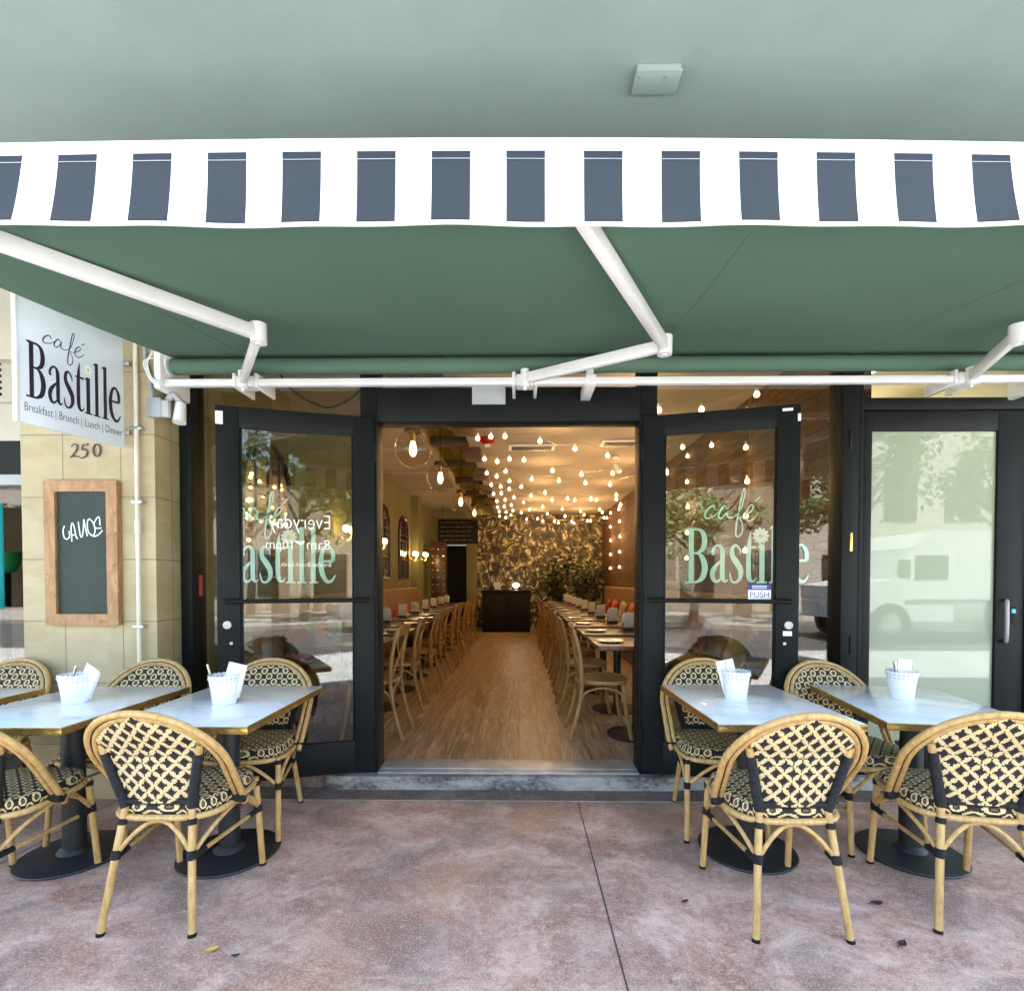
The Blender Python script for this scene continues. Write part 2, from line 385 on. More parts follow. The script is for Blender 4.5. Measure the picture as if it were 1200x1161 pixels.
M['green_fabric'] = fabric('green_awning_canvas', (.112, .207, .146), (.124, .224, .158), .25)
M['white_canvas'] = fabric('white_awning_canvas', (.80, .81, .81), (.84, .85, .85), .1)
M['slate_canvas'] = fabric('slate_blue_awning_canvas', (.021, .029, .035), (.027, .036, .042), .03)
def m_glass(name, tint, r0=.045):
    s = S(name)
    lw = s.n('ShaderNodeLayerWeight', {'Blend': .5}).outputs['Facing']
    f = s.ma('MULTIPLY_ADD', s.ma('POWER', lw, 5), 1 - r0, r0, clamp=True)
    tr = s.n('ShaderNodeBsdfTransparent', {'Color': (*tint, 1)}); gl = s.n('ShaderNodeBsdfGlossy', {'Color': (1, 1, 1, 1), 'Roughness': .0})
    wob = s.n('ShaderNodeBump', {'Height': s.noise(s.pos(), 1.3, 1), 'Distance': .004, 'Strength': .3}); s.nt.links.new(wob.outputs[0], gl.inputs['Normal'])
    mx = s.n('ShaderNodeMixShader', {0: f, 1: tr.outputs[0], 2: gl.outputs[0]})
    s.nt.links.new(mx.outputs[0], s.out.inputs[0]); return s.m
M['glass'] = m_glass('clear_window_glass', (.86, .88, .84)); M['globe'] = m_glass('clear_globe_glass', (.96, .94, .90), .03)
s_ = S('frosted_green_glass'); s_.set(col=s_.ramp(s_.noise(s_.pos(), 1.2, 3), [(.3, (.285, .335, .235)), (.7, (.315, .37, .26))]), rough=.6, coat=1.0, coatr=.0, spec=.3); M['frosted'] = s_.m
s_ = S('mirror_glass'); s_.set(col=(.75, .75, .7), metal=1, rough=.03); M['mirror'] = s_.m
def emit(name, col, st):
    s = S(name); e = s.n('ShaderNodeEmission', {'Color': (*col, 1), 'Strength': st}); s.nt.links.new(e.outputs[0], s.out.inputs[0])
    s.m.cycles.emission_sampling = 'NONE'; return s.m
M['bulb'] = emit('warm_bulb_glow', (1, .62, .25), 2.0); M['filament'] = emit('amber_filament_glow', (1, .52, .16), 2.6)
M['lobby_lamp'] = emit('yellow_panel_glow', (1, .85, .35), .8); M['desk_lamp'] = emit('desk_lamp_glow', (1, .8, .6), 3.0)
def m_woodframe():
    s = S('knotty_pine_frame'); p = s.pos(); n = s.noise(s.map(p, (1, 1, .35)), 22, 5, .6, 1.0); k = s.noise(p, 17, 2)
    c = s.ramp(n, [(.3, (.25, .125, .045)), (.6, (.40, .22, .09)), (.8, (.47, .28, .13))])
    s.set(col=s.mix(s.ramp(k, [(.66, 0.0), (.74, .8)]), c, (.16, .07, .025)), rough=.5).bump(n, .001, .4); return s.m
M['wood_frame'] = m_woodframe()
s_ = S('chalkboard_green'); s_.set(col=s_.ramp(s_.noise(s_.pos(), 5, 6, .7), [(.3, (.018, .030, .024)), (.7, (.030, .045, .036))]), rough=.7); M['chalkboard'] = s_.m
s_ = S('sign_silver'); s_.set(col=s_.ramp(s_.noise(s_.pos(), 3, 5, .6), [(.3, (.62, .72, .79)), (.7, (.72, .80, .85))]), rough=.4, metal=.1); M['sign'] = s_.m
def m_bucket():
    s = S('white_lace_metal'); x, y, z = s.sep(s.co()); a = s.ma('ARCTAN2', y, x)
    u = s.ma('SUBTRACT', s.ma('FRACT', s.ma('MULTIPLY', a, 3.5)), .5); v = s.ma('SUBTRACT', s.ma('FRACT', s.ma('MULTIPLY', z, 60)), .5)
    hole = s.ma('MULTIPLY', s.ma('LESS_THAN', s.ma('ADD', s.ma('MULTIPLY', u, u), s.ma('MULTIPLY', v, v)), .055), s.ma('GREATER_THAN', z, .10))
    s.set(col=s.mix(hole, (.84, .85, .84), (.55, .57, .57)), rough=.35).bump(s.ma('MULTIPLY', hole, -1), .002, .8); return s.m
M['bucket'] = m_bucket()

# ------------------------------------------------------------------ lettering
def ribbons(mb, O, ex, ey, en, strokes, k=1.0, m=0, lift=.0004, n=7, smooth=True):
    O = V(O)
    for i, st in enumerate(strokes):
        st = [(p[0] * k, p[1] * k, p[2] * k) for p in st]
        pts = cat_rom(st, n) if (smooth and len(st) > 2) else st
        vs = []; N = len(pts)
        for j, p in enumerate(pts):
            a = pts[max(j - 1, 0)]; b = pts[min(j + 1, N - 1)]
            dx, dy = b[0] - a[0], b[1] - a[1]; L = math.hypot(dx, dy) or 1
            nx, ny = -dy / L * p[2] / 2, dx / L * p[2] / 2
            for sg in (1, -1): vs.append(O + ex * (p[0] + sg * nx) + ey * (p[1] + sg * ny) + en * (lift * (1 + i * .35)))
        mb.add(vs, [[2 * j, 2 * j + 1, 2 * j + 3, 2 * j + 2] for j in range(N - 1)], m)
GL = {  # hand-drawn condensed serif letters (x, y up from the baseline, stroke width)
 'B': [[(192, 0, 40), (192, 432, 40)], [(148, 428, 8), (172, 424, 22), (195, 424, 20)], [(140, 7, 14), (215, 7, 14)],
       [(195, 424, 18), (250, 422, 20), (284, 392, 36), (296, 330, 42), (282, 268, 36), (240, 240, 16), (200, 236, 14)],
       [(200, 238, 14), (250, 232, 20), (284, 190, 40), (299, 122, 46), (283, 48, 40), (240, 12, 20), (195, 8, 14)]],
 'a': [[(368, 222, 22), (360, 250, 24), (380, 288, 18), (412, 296, 20), (434, 262, 34), (437, 190, 36), (437, 60, 36), (448, 22, 26), (466, 14, 14), (482, 32, 6)],
       [(437, 186, 10), (400, 152, 22), (366, 108, 36), (358, 62, 36), (374, 20, 28), (404, 16, 18), (434, 52, 10)]],
 's': [[(580, 228, 6), (572, 266, 16), (542, 298, 18), (514, 272, 30), (516, 214, 38), (550, 160, 46), (578, 108, 42), (578, 48, 32), (548, 9, 18), (514, 14, 16), (499, 56, 12), (496, 84, 6)]],
 't': [[(658, 408, 4), (648, 330, 28), (643, 250, 36), (643, 80, 38), (655, 26, 30), (680, 15, 16), (702, 42, 6)], [(610, 284, 12), (702, 284, 20)]],
 'i': [[(712, 282, 6), (735, 296, 18), (748, 306, 10)], [(746, 306, 40), (746, 0, 40)], [(706, 6, 12), (786, 6, 12)]],
 'l': [[(802, 428, 6), (824, 440, 16), (842, 452, 10)], [(839, 452, 36), (839, 0, 36)], [(802, 6, 12), (876, 6, 12)]],
 'e': [[(1002, 176, 18), (1096, 180, 20)],
       [(1094, 180, 30), (1092, 248, 34), (1058, 300, 20), (1022, 282, 26), (1000, 220, 36), (995, 150, 40), (1006, 76, 40), (1040, 18, 30), (1080, 18, 20), (1112, 66, 8)]]}
LET = [s for c in 'Bastile' for s in GL[c]] + [[(x + 95, y, w) for x, y, w in st] for st in GL['l']]
CAF = [[(375, 180, 8), (368, 150, 14), (340, 155, 14), (310, 190, 16), (296, 228, 16), (320, 245, 13), (370, 225, 9), (412, 188, 7)],
       [(472, 172, 9), (450, 147, 13), (418, 185, 15), (405, 232, 16), (430, 245, 13), (465, 200, 9), (480, 165, 11), (470, 215, 15), (490, 240, 13), (525, 235, 8)],
       [(525, 235, 7), (575, 180, 8), (602, 90, 9), (612, 30, 11), (600, 12, 9), (586, 60, 13), (565, 180, 15), (545, 290, 15), (540, 370, 14), (560, 390, 11), (590, 350, 11), (590, 290, 9), (570, 240, 8), (605, 230, 7)],
       [(608, 226, 9), (645, 202, 9), (676, 162, 11), (660, 140, 11), (630, 175, 14), (615, 235, 15), (640, 265, 13), (682, 245, 9), (712, 202, 6)],
       [(688, 112, 11), (730, 74, 7)]]
CAF = [[(x, 755 - y, w) for x, y, w in st] for st in CAF]
def daisy(mb, O, ex, ey, en, c, r, k, mp, my):
    for j in range(11):
        g = 2 * math.pi * j / 11; d = (math.cos(g), math.sin(g))
        ribbons(mb, O, ex, ey, en, [[(c[0] + d[0] * r * .2, c[1] + d[1] * r * .2, r * .12), (c[0] + d[0] * r * .7, c[1] + d[1] * r * .7, r * .42), (c[0] + d[0] * r, c[1] + d[1] * r, r * .12)]], k, mp, .0022 + .0001 * j)
    vs = [V(O) + ex * (k * (c[0] + r * .26 * math.cos(q * math.pi / 6))) + ey * (k * (c[1] + r * .26 * math.sin(q * math.pi / 6))) + en * .0042 for q in range(12)]
    mb.add(vs, [list(range(12))], my)
def text(mb, body, O, ex, ey, en, width=None, height=None, m=0, lift=.0006, thin=0.0):
    cu = bpy.data.curves.new('t', 'FONT'); cu.body = body; cu.resolution_u = 4; cu.offset = thin
    ob = bpy.data.objects.new('t', cu); COL.objects.link(ob); bpy.context.view_layer.update()
    ev = ob.evaluated_get(bpy.context.evaluated_depsgraph_get()); me = ev.to_mesh()
    P = [tuple(v.co) for v in me.vertices]; Fc = [list(p.vertices) for p in me.polygons]; ev.to_mesh_clear()
    bpy.data.objects.remove(ob); bpy.data.curves.remove(cu)
    x0 = min(p[0] for p in P); x1 = max(p[0] for p in P); y0 = min(p[1] for p in P); y1 = max(p[1] for p in P)
    ky = (height / (y1 - y0)) if height else width / (x1 - x0); kx = (width / (x1 - x0)) if width else ky
    O = V(O); mb.add([O + ex * ((p[0] - x0) * kx) + ey * ((p[1] - y0) * ky) + en * lift for p in P], Fc, m)
X, Y_, Z_ = V((1, 0, 0)), V((0, 1, 0)), V((0, 0, 1)); NY = V((0, -1, 0))
def lerp(a, b, t): return a + (b - a) * t
def rng(seed): return random.Random(seed)

# ------------------------------------------------------------------ the setting: ground
FD = 3.3           # facade plane
def sheet(name, x0, x1, y0, y1, z, m, kind='structure'):
    o = MB().quad((x0, y0, z), (x1, y0, z), (x1, y1, z), (x0, y1, z)).build(name, m, flat=True); o['kind'] = kind; return o
sheet('ground', -150, 150, -200, 80, -.20, basic('asphalt_ground', (.09, .09, .09), .9))
o = MB().box(-30, 30, -3.0, 3.6, -.2, 0).build('pavement', M['pavement'], flat=True); o['kind'] = 'structure'
sheet('pavement_border', -2.2, 12, 3.088, 3.6, .004, M['border'])
sheet('pavement_joint', -12, 12, 3.070, 3.086, .004, basic('cream_joint_filler', (.52, .47, .38), .8, 0, .3, 9))
GRV = basic('dirty_groove', (.07, .055, .05), .9)
sheet('pavement_groove', .354, .360, -3.0, 3.068, .003, GRV)
sheet('bounce_strip', -30, 30, -3.0, -.25, .004, basic('grey_bounce', (.40, .41, .405), .85, 0, .12, 1.5))  # grey sheet behind the camera, added so light bounced off the pavement stays neutral
sheet('pavement_groove', -2.455, -2.449, -3.0, 3.068, .003, GRV)
sheet('road', -120, 120, -10.2, -3.2, -.14, basic('road_asphalt', (.06, .06, .062), .85, 0, .2, 1.5, bump=.004))
o = MB().box(-60, 60, -3.2, -3.0, -.2, .003, bv=.02).build('kerb', M['kerb']); o['kind'] = 'structure'
o = MB().box(-60, 60, -16, -10.2, -.2, .0).build('far_pavement', M['kerb'], flat=True); o['kind'] = 'structure'

# ------------------------------------------------------------------ the building shell
bld = thing('cafe_building', (0, 3.6, 0), 'cafe building with flat grey green overhang above the shopfront', 'building')
MB().box(-14, 14, 0.9, 3.3, 3.30, 3.55).build('soffit', M['soffit'], bld)
MB().box(-14, 14, 3.3, 14.2, 3.75, 3.95).build('roof', M['render'], bld)
MB().box(-14, 14, 3.32, 3.50, 2.78, 3.30).box(-14, 14, 3.32, 3.5, 3.55, 3.75).build('fascia', M['render'], bld)
MB().box(3.45, 14, 3.32, 3.5, 0, 2.78).build('wall', M['render'], bld)
# doorstep: worn grey concrete, rounded ends
mb = MB(); prof = []
for x, y in [(-1.27, 3.30), (-1.20, 3.245), (-1.10, 3.235), (.98, 3.235), (1.05, 3.25), (1.5, 3.262), (3.4, 3.265), (3.4, 3.52), (-1.27, 3.52)]: prof.append((x, y, 0.0))
mb.prism(prof, (0, 0, .088)); o = mb.build('doorstep', M['step']); tag(o, 'worn grey concrete doorstep with black stains under the open doors', 'step')
MB().box(-2.2, -1.27, 3.27, 3.52, 0, .085, bv=.006).build('plinth', M['border'], bld)

# junction box on the soffit
a = UZ(741, 104, 3.29); b = UZ(790, 104, 3.29); c = UZ(765, 77, 3.29)
jb = thing('junction_box', (a.x + .1, (a.y + c.y) / 2, 3.30), 'small rectangular junction box fixed to the grey green soffit', 'junction box')
ym, yM = min(a.y, c.y), max(a.y, c.y)
MB().box(a.x, b.x, ym, yM, 3.276, 3.299, bv=.004).build('housing', M['soffit'], jb)
MB().box(a.x - .004, b.x + .004, ym - .004, yM + .004, 3.268, 3.276, bv=.002).build('cover', M['soffit'], jb)
for px in (748, 779):
    p = UZ(px, 91, 3.268); MB().lathe((p.x, p.y, 3.264), [(.006, 0), (.006, .005)], 10).build('screw', M['grey_metal'], jb)

# ------------------------------------------------------------------ storefront
st = thing('storefront', (0, 3.4, .09), 'black framed glass shopfront with its double doors swung open', 'shopfront')
fr = MB(); A, B_ = 3.30, 3.45
def vbar(x0, x1, z0=.09, z1=2.78, a=A, b=B_): fr.box(x0, x1, a, b, z0, z1, bv=.004)
vbar(-2.198, -2.122); vbar(-1.02, -.915); vbar(.775, .885); vbar(2.06, 2.165)
fr.box(-.915, .775, A + .003, B_ - .003, 2.36, 2.575, bv=.004)
fr.box(-2.122, -1.02, A + .003, B_ - .003, .09, .21, bv=.004); fr.box(.885, 2.06, A + .003, B_ - .003, .09, .21, bv=.004)
fr.box(-2.198, 2.165, A - .002, B_ + .002, 2.742, 2.782, bv=.003)
fr.build('frame', M['black_frame'], st)
tr_ = MB().box(-.915, .775, 3.28, 3.53, .088, .100, bv=.003).box(-.915, .775, 3.34, 3.50, .100, .106, bv=.002).build('threshold', M['alu'], st)
GP = 3.375
def pane(name, x0, x1, z0, z1, par=st): return MB().box(x0, x1, GP - .003, GP + .003, z0, z1).build(name, M['glass'], par, flat=True)
pl = pane('sidelight', -2.122, -1.02, .21, 2.742); pr = pane('sidelight', .885, 2.06, .21, 2.742); pane('transom_light', -.915, .775, 2.575, 2.742)
# cafe lettering on both sidelights
LY = GP - .0045
for par, pxB, pxE in ((pr, 802.0, 947.3), (pl, 254.0, 393.3)):
    p0 = UY(pxB, 683.2, LY); p1 = UY(pxE, 683.2, LY); k = (p1.x - p0.x) / (1112 - 140); O = V((p0.x - 140 * k, LY, p0.z))
    mb = MB(); ribbons(mb, O, X, Z_, NY, LET, k); ribbons(mb, O, X, Z_, NY, CAF, k)
    daisy(mb, O, X, Z_, NY, (735, 372), 66, k, 1, 2)
    mb.build('lettering', [M['letter_green'], M['petal'], M['yellow']], par, flat=True)
p = UY(233, 686, LY)
mb = MB().box(p.x - .012, p.x + .024, LY - .002, LY, p.z - .07, p.z + .07)
mb.build('sticker', M['sticker_red'], pl, flat=True)
p = UY(573, 460, 3.297)
MB().box(p.x - .108, p.x + .105, 3.293, 3.2995, 2.465, 2.60).build('paper_notice', M['light_grey'], st, flat=True)

def leaf(hx, hy, fx, fy, sgn):
    Hh = V((hx, hy, 0)); d = V((fx - hx, fy - hy, 0)); W = d.length; d.normalize(); n = V((d.y, -d.x, 0))
    if n.y > 0: n = -n
    z0, z1 = .118, 2.375; ax = (d, n, Z_); T = .022
    def bx(mb, s0, s1, a, b, t=T, off=0, bv=.003): mb.obox(Hh + d * ((s0 + s1) / 2) + n * off + Z_ * ((a + b) / 2), ax, ((s1 - s0) / 2, t, (b - a) / 2), 0, bv)
    mb = MB(); sh, sf = .125, W - .125
    bx(mb, 0, sh, z0, z1); bx(mb, sf, W, z0, z1); bx(mb, sh, sf, z1 - .125, z1, T - .0015); bx(mb, sh, sf, z0, z0 + .20, T - .0015)
    bx(mb, sh, sh + .012, z0 + .2, z1 - .125, .012); bx(mb, sf - .012, sf, z0 + .2, z1 - .125, .012)
    D = mb.build('door', M['black_frame'], st)
    mb = MB(); bx(mb, sh + .010, sf - .010, z0 + .19, z1 - .12, .003, 0, 0); g = mb.build('door_pane', M['glass'], D, flat=True)
    mb = MB(); zb = 1.215
    mb.tube([Hh + d * .03 + n * .062 + Z_ * zb, Hh + d * (W - .05) + n * .062 + Z_ * zb], .0125, 12)
    for s in (.06, W - .07): mb.obox(Hh + d * s + n * .04 + Z_ * zb, ax, (.02, .022, .014), 0, .004)
    mb.build('push_bar', M['black'], D)
    mb = MB(); c = Hh + d * (W - .055) + n * T; mb.tube([c + Z_ * 1.075, c + n * .012 + Z_ * 1.075], .023, 18); mb.build('lock_cylinder', M['alu'], D)
    mb = MB(); mb.tube([c + Z_ * .965 + d * -.02, c + n * .006 + Z_ * .965 + d * -.02], .009, 14); mb.build('keyhole', M['alu'], D)
    for zz in (.35, 1.25, 2.15):
        mb = MB(); mb.tube([Hh + n * .026 - d * .006 + Z_ * (zz - .05), Hh + n * .026 - d * .006 + Z_ * (zz + .05)], .009, 10); mb.build('hinge', M['black'], D)
    # door closer arm from the head of the frame
    mb = MB(); e = Hh + d * .34 + n * .03 + Z_ * (z1 - .03); mb.bar(e, V((hx - sgn * -.16, 3.33, z1 + .01)), .02, .012); mb.build('closer_arm', M['black'], D)
    return D, g, Hh, d, n, W
dl = leaf(-.93, 3.285, -1.795, 3.03, -1); dr = leaf(.795, 3.285, 1.657, 3.06, 1)
# left door: stickers and mirrored opening hours (printed on the outer face)
D, g, Hh, d, n, W = dl
MB().obox(Hh + d * (W - .022) + n * .0235 + Z_ * 2.30, (d, n, Z_), (.02, .001, .038)).build('sticker', M['sticker_white'], D, flat=True)
Pp = Hh - n * .0045
def onleaf(px, py): q = UP(px, py, Pp, n); return q, (q - Hh).dot(d), q.z
mb = MB()
for body, (x0, y0), (x1, y1) in (('Everyday', (387, 626), (315, 602)), ('8am', (387, 644), (360, 632)), ('10pm', (343, 646.5), (312, 632)), ('Breakfast Brunch Lunch', (388, 664), (330, 658.5))):
    _, s0, z0 = onleaf(x0, y0); _, s1, z1 = onleaf(x1, y1)
    text(mb, body, Hh + d * s0 + n * .004 + Z_ * z0, d, Z_, n, s1 - s0, z1 - z0, 0, .0006, -.013)
_, s0, z0 = onleaf(357, 636); _, s1, _ = onleaf(346, 636)
ribbons(mb, Hh + d * s0 + n * .004 + Z_ * z0, d, Z_, n, [[(0, .012, .004), (.022, -.004, .02), (.055, .012, .004)]], 1, 0)
mb.build('opening_hours', M['letter_white'], g, flat=True)
cb2 = MB(); cb2.tube(cat_rom([tuple(UY(240 + x / 4.643, 430 + y / 4.643, 3.27)) for x, y in ((395, 20), (460, 110), (530, 165), (600, 202), (680, 220), (780, 182), (852, 118))], 5), .005, 6)
cb2.build('hanging_cable', M['black'], st)
# right door: PUSH notice, white stickers
D, g, Hh, d, n, W = dr
Pp = Hh + n * .004
_, s0, z0 = onleaf(876.5, 702); _, s1, z1 = onleaf(903.5, 684.5)
mb = MB(); O = Hh + n * .0042
mb.obox(O + d * ((s0 + s1) / 2) + Z_ * (z0 + (z1 - z0) * .31), (d, n, Z_), ((s1 - s0) / 2, .0006, (z1 - z0) * .31), 0)
mb.obox(O + d * ((s0 + s1) / 2) + Z_ * (z0 + (z1 - z0) * .81), (d, n, Z_), ((s1 - s0) / 2, .0006, (z1 - z0) * .188), 1)
w_ = s1 - s0
text(mb, 'PUSH', O + d * (s0 + w_ * .08) + Z_ * (z0 + (z1 - z0) * .14), d, Z_, n, w_ * .84, (z1 - z0) * .36, 1, .0014)
for q in (.88, .76): mb.obox(O + n * .001 + d * (s0 + w_ * .5) + Z_ * (z0 + (z1 - z0) * q), (d, n, Z_), (w_ * .32, .0003, (z1 - z0) * .025), 0)
mb.build('push_notice', [M['sticker_white'], M['sticker_blue']], g, flat=True)
mb = MB()
mb.obox(Hh + d * (W - .07) + n * .0235 + Z_ * 2.345, (d, n, Z_), (.028, .001, .008)); mb.build('sticker', M['sticker_white'], D, flat=True)
MB().obox(Hh + d * (W - .008) + n * .0235 + Z_ * 2.295, (d, n, Z_), (.008, .001, .022)).build('sticker', M['sticker_white'], D, flat=True)
MB().obox(Hh + d * (W - .06) + n * .0235 + Z_ * 1.025, (d, n, Z_), (.024, .001, .014)).build('lock_label', M['sticker_white'], D, flat=True)

# ------------------------------------------------------------------ frosted door unit on the right
fd = thing('frosted_door', (2.7, 3.4, .09), 'closed black door with pale green frosted glass right of the cafe', 'door')
fr = MB(); A, B_ = 3.303, 3.452
fr.box(2.168, 2.195, A, B_, .09, 2.78, bv=.004); fr.box(3.235, 3.45, A, B_, .09, 2.78, bv=.004)
fr.box(2.195, 3.235, A + .003, B_ - .003, 2.425, 2.50, bv=.004); fr.box(2.195, 3.235, A + .003, B_ - .003, 2.742, 2.78, bv=.003); fr.box(2.19, 3.24, 3.30, 3.46, .09, .125, bv=.003)
fr.build('frame', M['black_frame'], fd)
MB().box(2.195, 3.235, GP - .003, GP + .003, 2.50, 2.742).build('transom_light', M['glass'], fd, flat=True)
lf = MB(); a, b = 3.315, 3.36
gx0, gx1, gz0, gz1 = UY(1020.5, 600, 3.32).x, UY(1168, 600, 3.32).x, UY(1100, 868, 3.32).z, UY(1100, 505, 3.32).z
lf.box(2.201, gx0, a, b, .13, 2.418, bv=.003); lf.box(gx1, 3.229, a, b, .13, 2.418, bv=.003)
lf.box(gx0, gx1, a + .0015, b - .0015, gz1, 2.418, bv=.003); lf.box(gx0, gx1, a + .0015, b - .0015, .13, gz0, bv=.003)
dd = lf.build('door_leaf', M['black_frame'], fd)
MB().box(gx0 - .005, gx1 + .005, 3.334, 3.342, gz0 - .005, gz1 + .005).build('frosted_pane', M['frosted'], dd, flat=True)
p0 = UY(1184, 704, 3.27); p1 = UY(1184, 752, 3.27); mb = MB(); hx = p0.x - .005
mb.tube(cat_rom([(hx + .02, 3.315, p0.z), (hx - .01, 3.275, p0.z - .01), (hx - .02, 3.262, (p0.z + p1.z) / 2), (hx - .01, 3.275, p1.z + .01), (hx + .02, 3.315, p1.z)], 6), .011, 10)
mb.build('pull_handle', M['grey_metal'], dd)
p = UY(1185, 720, 3.312); MB().box(p.x - .012, p.x + .03, 3.306, 3.3145, p.z - .055, p.z + .05, bv=.003).build('keypad', M['black'], dd)
MB().box(p.x - .004, p.x + .022, 3.304, 3.3058, p.z + .01, p.z + .035).build('keypad_screen', M['sticker_cyan'], dd)
for py in (515, 635, 756):
    p = UY(997.5, py, 3.30); MB().box(p.x - .012, p.x + .006, 3.293, 3.3025, p.z - .06, p.z + .06, bv=.003).build('hinge', M['brass'] if py == 635 else M['black'], fd)
p = UY(1004.5, 546, 3.312); MB().box(p.x - .024, p.x + .024, 3.3115, 3.3145, p.z - .017, p.z + .017).build('tape', M['sticker_cyan'], dd, flat=True)
# lobby behind it
lb = thing('lobby', (2.9, 4.5, .09), 'pale yellow entrance lobby behind the frosted glass door', 'lobby')
MB().box(2.36, 3.6, 3.5, 6.0, 2.90, 2.95).build('ceiling', M['ceiling'], lb)
MB().box(3.5, 3.56, 3.5, 6.0, .05, 2.9).box(2.36, 3.5, 6.0, 6.06, .05, 2.9).build('wall', M['white_paint'], lb)
MB().box(2.36, 3.5, 3.5, 6.0, .04, .085).build('floor', M['step'], lb)
MB().box(2.36, 2.62, 3.62, 4.6, 2.868, 2.895, bv=.004).build('ceiling_lamp', M['lobby_lamp'], lb)

# ------------------------------------------------------------------ stone pier, board, number, sign, pipes
pier = MB().box(-3.02, -2.2, 3.08, 3.6, 0, 3.3).build('stone_pier', M['stone'], flat=True)
tag(pier, 'cream limestone tiled pier left of the cafe shopfront', 'pier')
PD = 3.08
p0 = UY(55, 732, PD - .025); p1 = UY(137.5, 563, PD - .025); t = .066
cb = thing('chalkboard', ((p0.x + p1.x) / 2, PD - .02, p0.z), 'green chalkboard in a knotty wooden frame hung on the stone pier', 'chalkboard')
mb = MB(); x0, x1, z0, z1 = p0.x, p1.x, p0.z, p1.z; yf, yb = PD - .034, PD - .002
for q in ([(x0, z0), (x1, z0), (x1 - t, z0 + t), (x0 + t, z0 + t)], [(x1, z0), (x1, z1), (x1 - t, z1 - t), (x1 - t, z0 + t)],
          [(x1, z1), (x0, z1), (x0 + t, z1 - t), (x1 - t, z1 - t)], [(x0, z1), (x0, z0), (x0 + t, z0 + t), (x0 + t, z1 - t)]):
    mb.prism([(x, yf, z) for x, z in q], (0, yb - yf, 0))
mb.build('frame', M['wood_frame'], cb, flat=True)
bd = MB().box(x0 + t - .004, x1 - t + .004, PD - .016, PD - .004, z0 + t - .004, z1 - t + .004).build('board', M['chalkboard'], cb, flat=True)
CH = [[(235, 390), (210, 470), (225, 580), (270, 625), (322, 580), (315, 480)], [(365, 668), (360, 560), (350, 420), (375, 340), (410, 430), (445, 600), (470, 598)], [(350, 560), (430, 545)],
      [(478, 318), (500, 480), (520, 572), (545, 578), (565, 470), (575, 275)], [(578, 275), (600, 400), (638, 572)],
      [(670, 265), (640, 320), (645, 450), (680, 530), (740, 562), (775, 480), (760, 380), (720, 310), (668, 262)],
      [(862, 382), (850, 250), (812, 248), (760, 350), (778, 425), (892, 430)], [(905, 470), (840, 540), (762, 576), (690, 532)]]
mb = MB(); OO = V((0, PD - .0165, 0)); stl = []
for s in CH: stl.append([(UY(60 + x / 15, 590 + y / 15, OO.y).x, UY(60 + x / 15, 590 + y / 15, OO.y).z, .0075) for x, y in s])
ribbons(mb, OO, X, Z_, NY, stl, 1, 0, .0006); mb.build('chalk_writing', M['chalk'], bd, flat=True)
hn = MB(); stl = []
for q in ([(418, 1058, 2), (428, 1040, 5), (448, 1036, 8), (462, 1055, 11), (450, 1092, 9), (412, 1134, 7)], [(410, 1134, 8), (440, 1127, 11), (478, 1132, 5)], [(546, 1030, 5), (530, 1042, 9), (506, 1040, 7)],
          [(506, 1040, 7), (498, 1078, 8), (524, 1074, 10), (538, 1100, 13), (520, 1132, 9), (484, 1142, 6)], [(610 + 27 * math.sin(t / 12 * 6.2832), 1083 - 46 * math.cos(t / 12 * 6.2832), 8 + 5 * abs(math.sin(t / 12 * 6.2832))) for t in range(13)]):
    stl.append([(UY(20 + x / 6.45, 360 + y / 6.45, PD).x, UY(20 + x / 6.45, 360 + y / 6.45, PD).z, w / 6.45 * PD / 600) for x, y, w in q])
ribbons(hn, V((0, PD - .006, 0)), X, Z_, NY, stl)
hn = hn.build('house_number', M['number_brown'], flat=True); tag(hn, 'dark metal house number 250 on the limestone pier', 'house number')
md = hn.modifiers.new('thick', 'SOLIDIFY'); md.thickness = .004; md.offset = 0
# blade sign
SA = V((-2.495, 2.54, 0)); SB = V((-2.362, 3.055, 0)); sd = (SB - SA).normalized(); sn = V((sd.y, -sd.x, 0)); SW = (SB - SA).length
zb = UP(148, 525, SB, sn).z
sg = thing('blade_sign', ((SA.x + SB.x) / 2, 2.8, zb), 'silver projecting cafe sign with dark lettering above the house number', 'sign')
sp = MB().obox((SA + SB) / 2 + Z_ * (zb + .43) - sn * .011, (sd, sn, Z_), (SW / 2, .010, .43), 0, .002).build('sign_panel', M['sign'], sg)
MB().obox(SA + Z_ * (zb + .43) - sn * .011 - sd * .006, (sd, sn, Z_), (.006, .014, .432), 0, .002).build('edge_trim', M['white_metal'], sg)
mb = MB()
def onsign(px, py): q = UP(px, py, SA, sn); return (q - SA).dot(sd), q.z
u0, w0 = onsign(30.5, 464); u1, w1 = onsign(141, 499.5); _, wt = onsign(30.5, 397)
kx = (u1 - u0) / (1112 - 140); ky = (wt - w0) / 436
ribbons(mb, SA + sd * (u0 - 140 * kx) + Z_ * w0, sd * (kx / ky), Z_, sn, LET, ky)
ca, cz = onsign(50, 398); cb_, _ = onsign(98, 408)
k2 = (cb_ - ca) / (712 - 296)
ribbons(mb, SA + sd * (ca - 296 * k2) + Z_ * (cz - 510 * k2 - .012), sd, Z_, sn, [[(x, y, w * .8) for x, y, w in st] for st in CAF], k2)
mb2 = MB(); daisy(mb2, SA + sd * (u0 - 140 * kx) + Z_ * w0, sd * (kx / ky), Z_, sn, (746, 372), 46, ky, 0, 1)
u0, w0 = onsign(29, 483.5); u1, _ = onsign(143, 512); _, w1 = onsign(29, 471)
